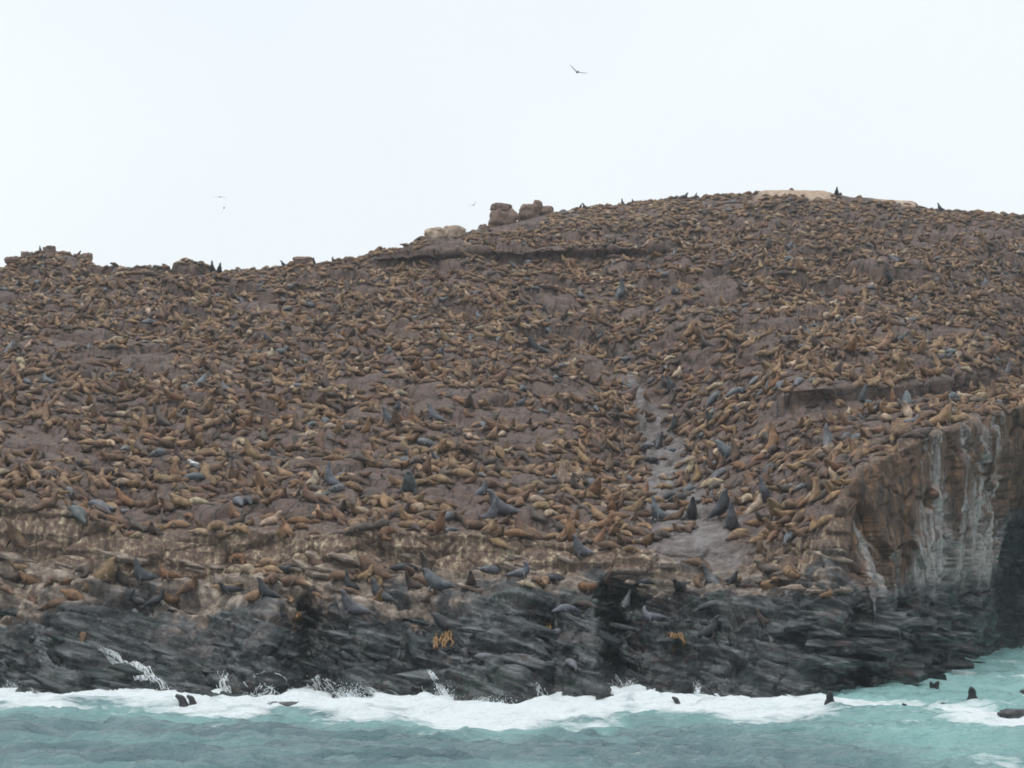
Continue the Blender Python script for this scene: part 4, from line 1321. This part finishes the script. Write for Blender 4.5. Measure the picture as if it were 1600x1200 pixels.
# ------------------------------------------------------------------ water running off the rocks, and spray
ROW_B = counts[0]
def cascade(path, wpx, n, seed, label):
    """thin strands of water that follow the rock surface from the first point of path down to the sea under its last"""
    r = random.Random(seed)
    V, Fc = [], []
    (u0, v0), (u1, _v1) = path[0], path[-1]
    k0 = vI[np.argmin((vU - u0) ** 2 + (vV - v0) ** 2)]
    r0, c0 = divmod(int(k0), NC)
    c1 = int(np.argmin(np.abs(US - u1)))
    for k in range(n):
        o0, o1 = r.gauss(0, .30) * wpx / 2, r.gauss(0, .62) * wpx / 2       # columns are 2 px apart
        ra, rb = r0 - r.random() ** 1.5 * 0.5 * (r0 - ROW_B), ROW_B + r.random() ** 2 * 0.3 * (r0 - ROW_B)
        ph, hw0 = r.uniform(0, 6), r.uniform(0.005, 0.017)
        prev = None
        m = max(6, int(ra - rb))
        for s_ in range(m):
            rr = ra + (rb - ra) * s_ / (m - 1)
            t = (r0 - rr) / max(1, r0 - ROW_B)
            cc = c0 + (c1 - c0) * t + o0 + (o1 - o0) * t + 1.2 * math.sin(ph + 6 * t)
            ri, cj = int(np.clip(rr, 1, NR - 2)), int(np.clip(cc, 1, NC - 2))
            nn = NN[ri, cj]
            g = P[ri, cj] + nn * 0.05 + np.array([0, -0.04, 0.02])
            hw = hw0 * (0.5 + t) * (0.35 + math.sin(math.pi * (s_ + 0.6) / (m + .2)))
            ring = []
            for dx, dn in ((-hw, -.004), (0, 0.012), (hw, -.004), (0, -.02)):
                ring.append(len(V)); V.append(tuple(g + np.array([dx, 0, 0]) + nn * dn))
            if prev and np.linalg.norm(g - g_prev) > 0.30:      # a fold of the rock hides the strand
                Fc.append(tuple(prev)); prev = None
            g_prev = g
            if prev:
                for j in range(4):
                    Fc.append((prev[j], prev[(j + 1) % 4], ring[(j + 1) % 4], ring[j]))
            else:
                Fc.append(tuple(ring))
            prev = ring
        Fc.append(tuple(prev))
    me = bpy.data.meshes.new("water_cascade")
    me.from_pydata(V, [], Fc)
    bm = bmesh.new(); bm.from_mesh(me); bmesh.ops.recalc_face_normals(bm, faces=bm.faces); bm.to_mesh(me); bm.free()
    for pg in me.polygons: pg.use_smooth = True
    tag(link("water_cascade", me, M_FOAM), label, "cascade", "white water running off the rocks")
cascade([(160, 1022), (185, 1045), (215, 1062), (255, 1086)], 18, 60, 1, "thin white run of water slanting down the black rock at left")
cascade([(488, 1058), (512, 1068), (538, 1080), (566, 1098)], 40, 170, 2, "broad white fan of water pouring off the rock left of centre")
cascade([(650, 1070), (660, 1086), (680, 1096), (702, 1106)], 16, 40, 3, "white trickle low on the rock right of the broad fan")
cascade([(668, 1046), (682, 1062), (698, 1080), (712, 1100)], 8, 22, 4, "narrow broken white trickle near the middle of the shore")
cascade([(838, 1070), (846, 1082), (856, 1094)], 10, 18, 5, "short white trickle between dark wet knobs")
cascade([(938, 1060), (960, 1070), (985, 1082), (1000, 1090)], 22, 60, 6, "white water sliding off the shelf left of the smooth wet rock")
cascade([(352, 1056), (355, 1070), (358, 1088)], 12, 16, 7, "faint white drips on the black rock above the surf")
cascade([(432, 1074), (434, 1086), (436, 1100)], 60, 60, 8, "row of white trickles over the low rock in the surf")
cascade([(760, 1080), (766, 1090), (770, 1100)], 60, 50, 10, "curtain of thin white drips right of the middle trickle")

def spray(u, v, wpx, hpx, n, seed, label):
    r = random.Random(seed)
    Y = float(water_Y(v)) - 1.0
    m = Y * SC / F
    c = at(u, v, Y)
    V, Fc = [], []
    def blob(x, y, z, rad, st):
        o = len(V)
        V.extend([(x + rad, y, z), (x - rad, y, z), (x, y + rad, z), (x, y - rad, z), (x, y, z + rad * st), (x, y, z - rad * st)])
        for a_, b_ in ((0, 2), (2, 1), (1, 3), (3, 0)):
            Fc.append((o + a_, o + b_, o + 4)); Fc.append((o + b_, o + a_, o + 5))
    for k in range(n):
        lean = r.gauss(0, .3)
        h = hpx * m * r.uniform(.35, 1.0)
        for s_ in range(26):
            t = r.random() ** 1.3
            x = (r.gauss(0, .22) * (0.3 + t) + lean * t * .6) * wpx * m
            blob(c[0] + x, c[1] + r.gauss(0, .15), c[2] - .15 + h * t, r.uniform(.010, .034) * (1.25 - t), r.uniform(1, 3.2))
    me = bpy.data.meshes.new("spray")
    me.from_pydata(V, [], Fc)
    o = link("spray", me, M_FOAM)
    tag(o, label, "spray", None, "stuff")
spray(16, 1096, 18, 40, 34, 1, "white spray thrown up against the black rock at the left edge")
spray(1090, 1098, 12, 44, 30, 2, "two thin spray jets before the smooth wet rock")
spray(984, 1098, 22, 48, 40, 3, "spray leaping where the shelf meets the surf")
spray(545, 1102, 60, 46, 70, 4, "high spray round the foot of the broad white fan")
spray(262, 1096, 44, 22, 36, 5, "low spray at the foot of the slanting run")
spray(760, 1108, 90, 30, 60, 6, "low spray along the middle of the shore")
spray(400, 1104, 90, 26, 60, 7, "low spray over the small rocks in the surf")
spray(690, 1108, 40, 50, 40, 8, "ragged spray leaping under the narrow trickle")
spray(860, 1102, 50, 26, 40, 9, "low spray between the dark wet knobs")
spray(110, 1096, 90, 20, 40, 10, "low spray along the left shore")

# ------------------------------------------------------------------ sea haze
def haze():
    bm = bmesh.new()
    bmesh.ops.create_cube(bm, size=1.0)
    me = bpy.data.meshes.new("haze")
    bm.to_mesh(me)
    bm.free()
    m = bpy.data.materials.new("sea_haze")
    m.use_nodes = True
    n, l = m.node_tree.nodes, m.node_tree.links
    n.clear()
    out = n.new("ShaderNodeOutputMaterial")
    pv_ = n.new("ShaderNodeVolumePrincipled")
    pv_.inputs["Color"].default_value = (0.93, 0.95, 0.98, 1)
    pv_.inputs["Density"].default_value = 0.00019
    pv_.inputs["Anisotropy"].default_value = 0.0
    l.new(pv_.outputs[0], out.inputs["Volume"])
    o = link("haze", me, m)
    o.scale = (6200, 6200, 72)
    o.location = (0, 0, 72 / 2 - 5)
    tag(o, "thin pale sea haze over the water and the island", "haze", None, "stuff")
haze()
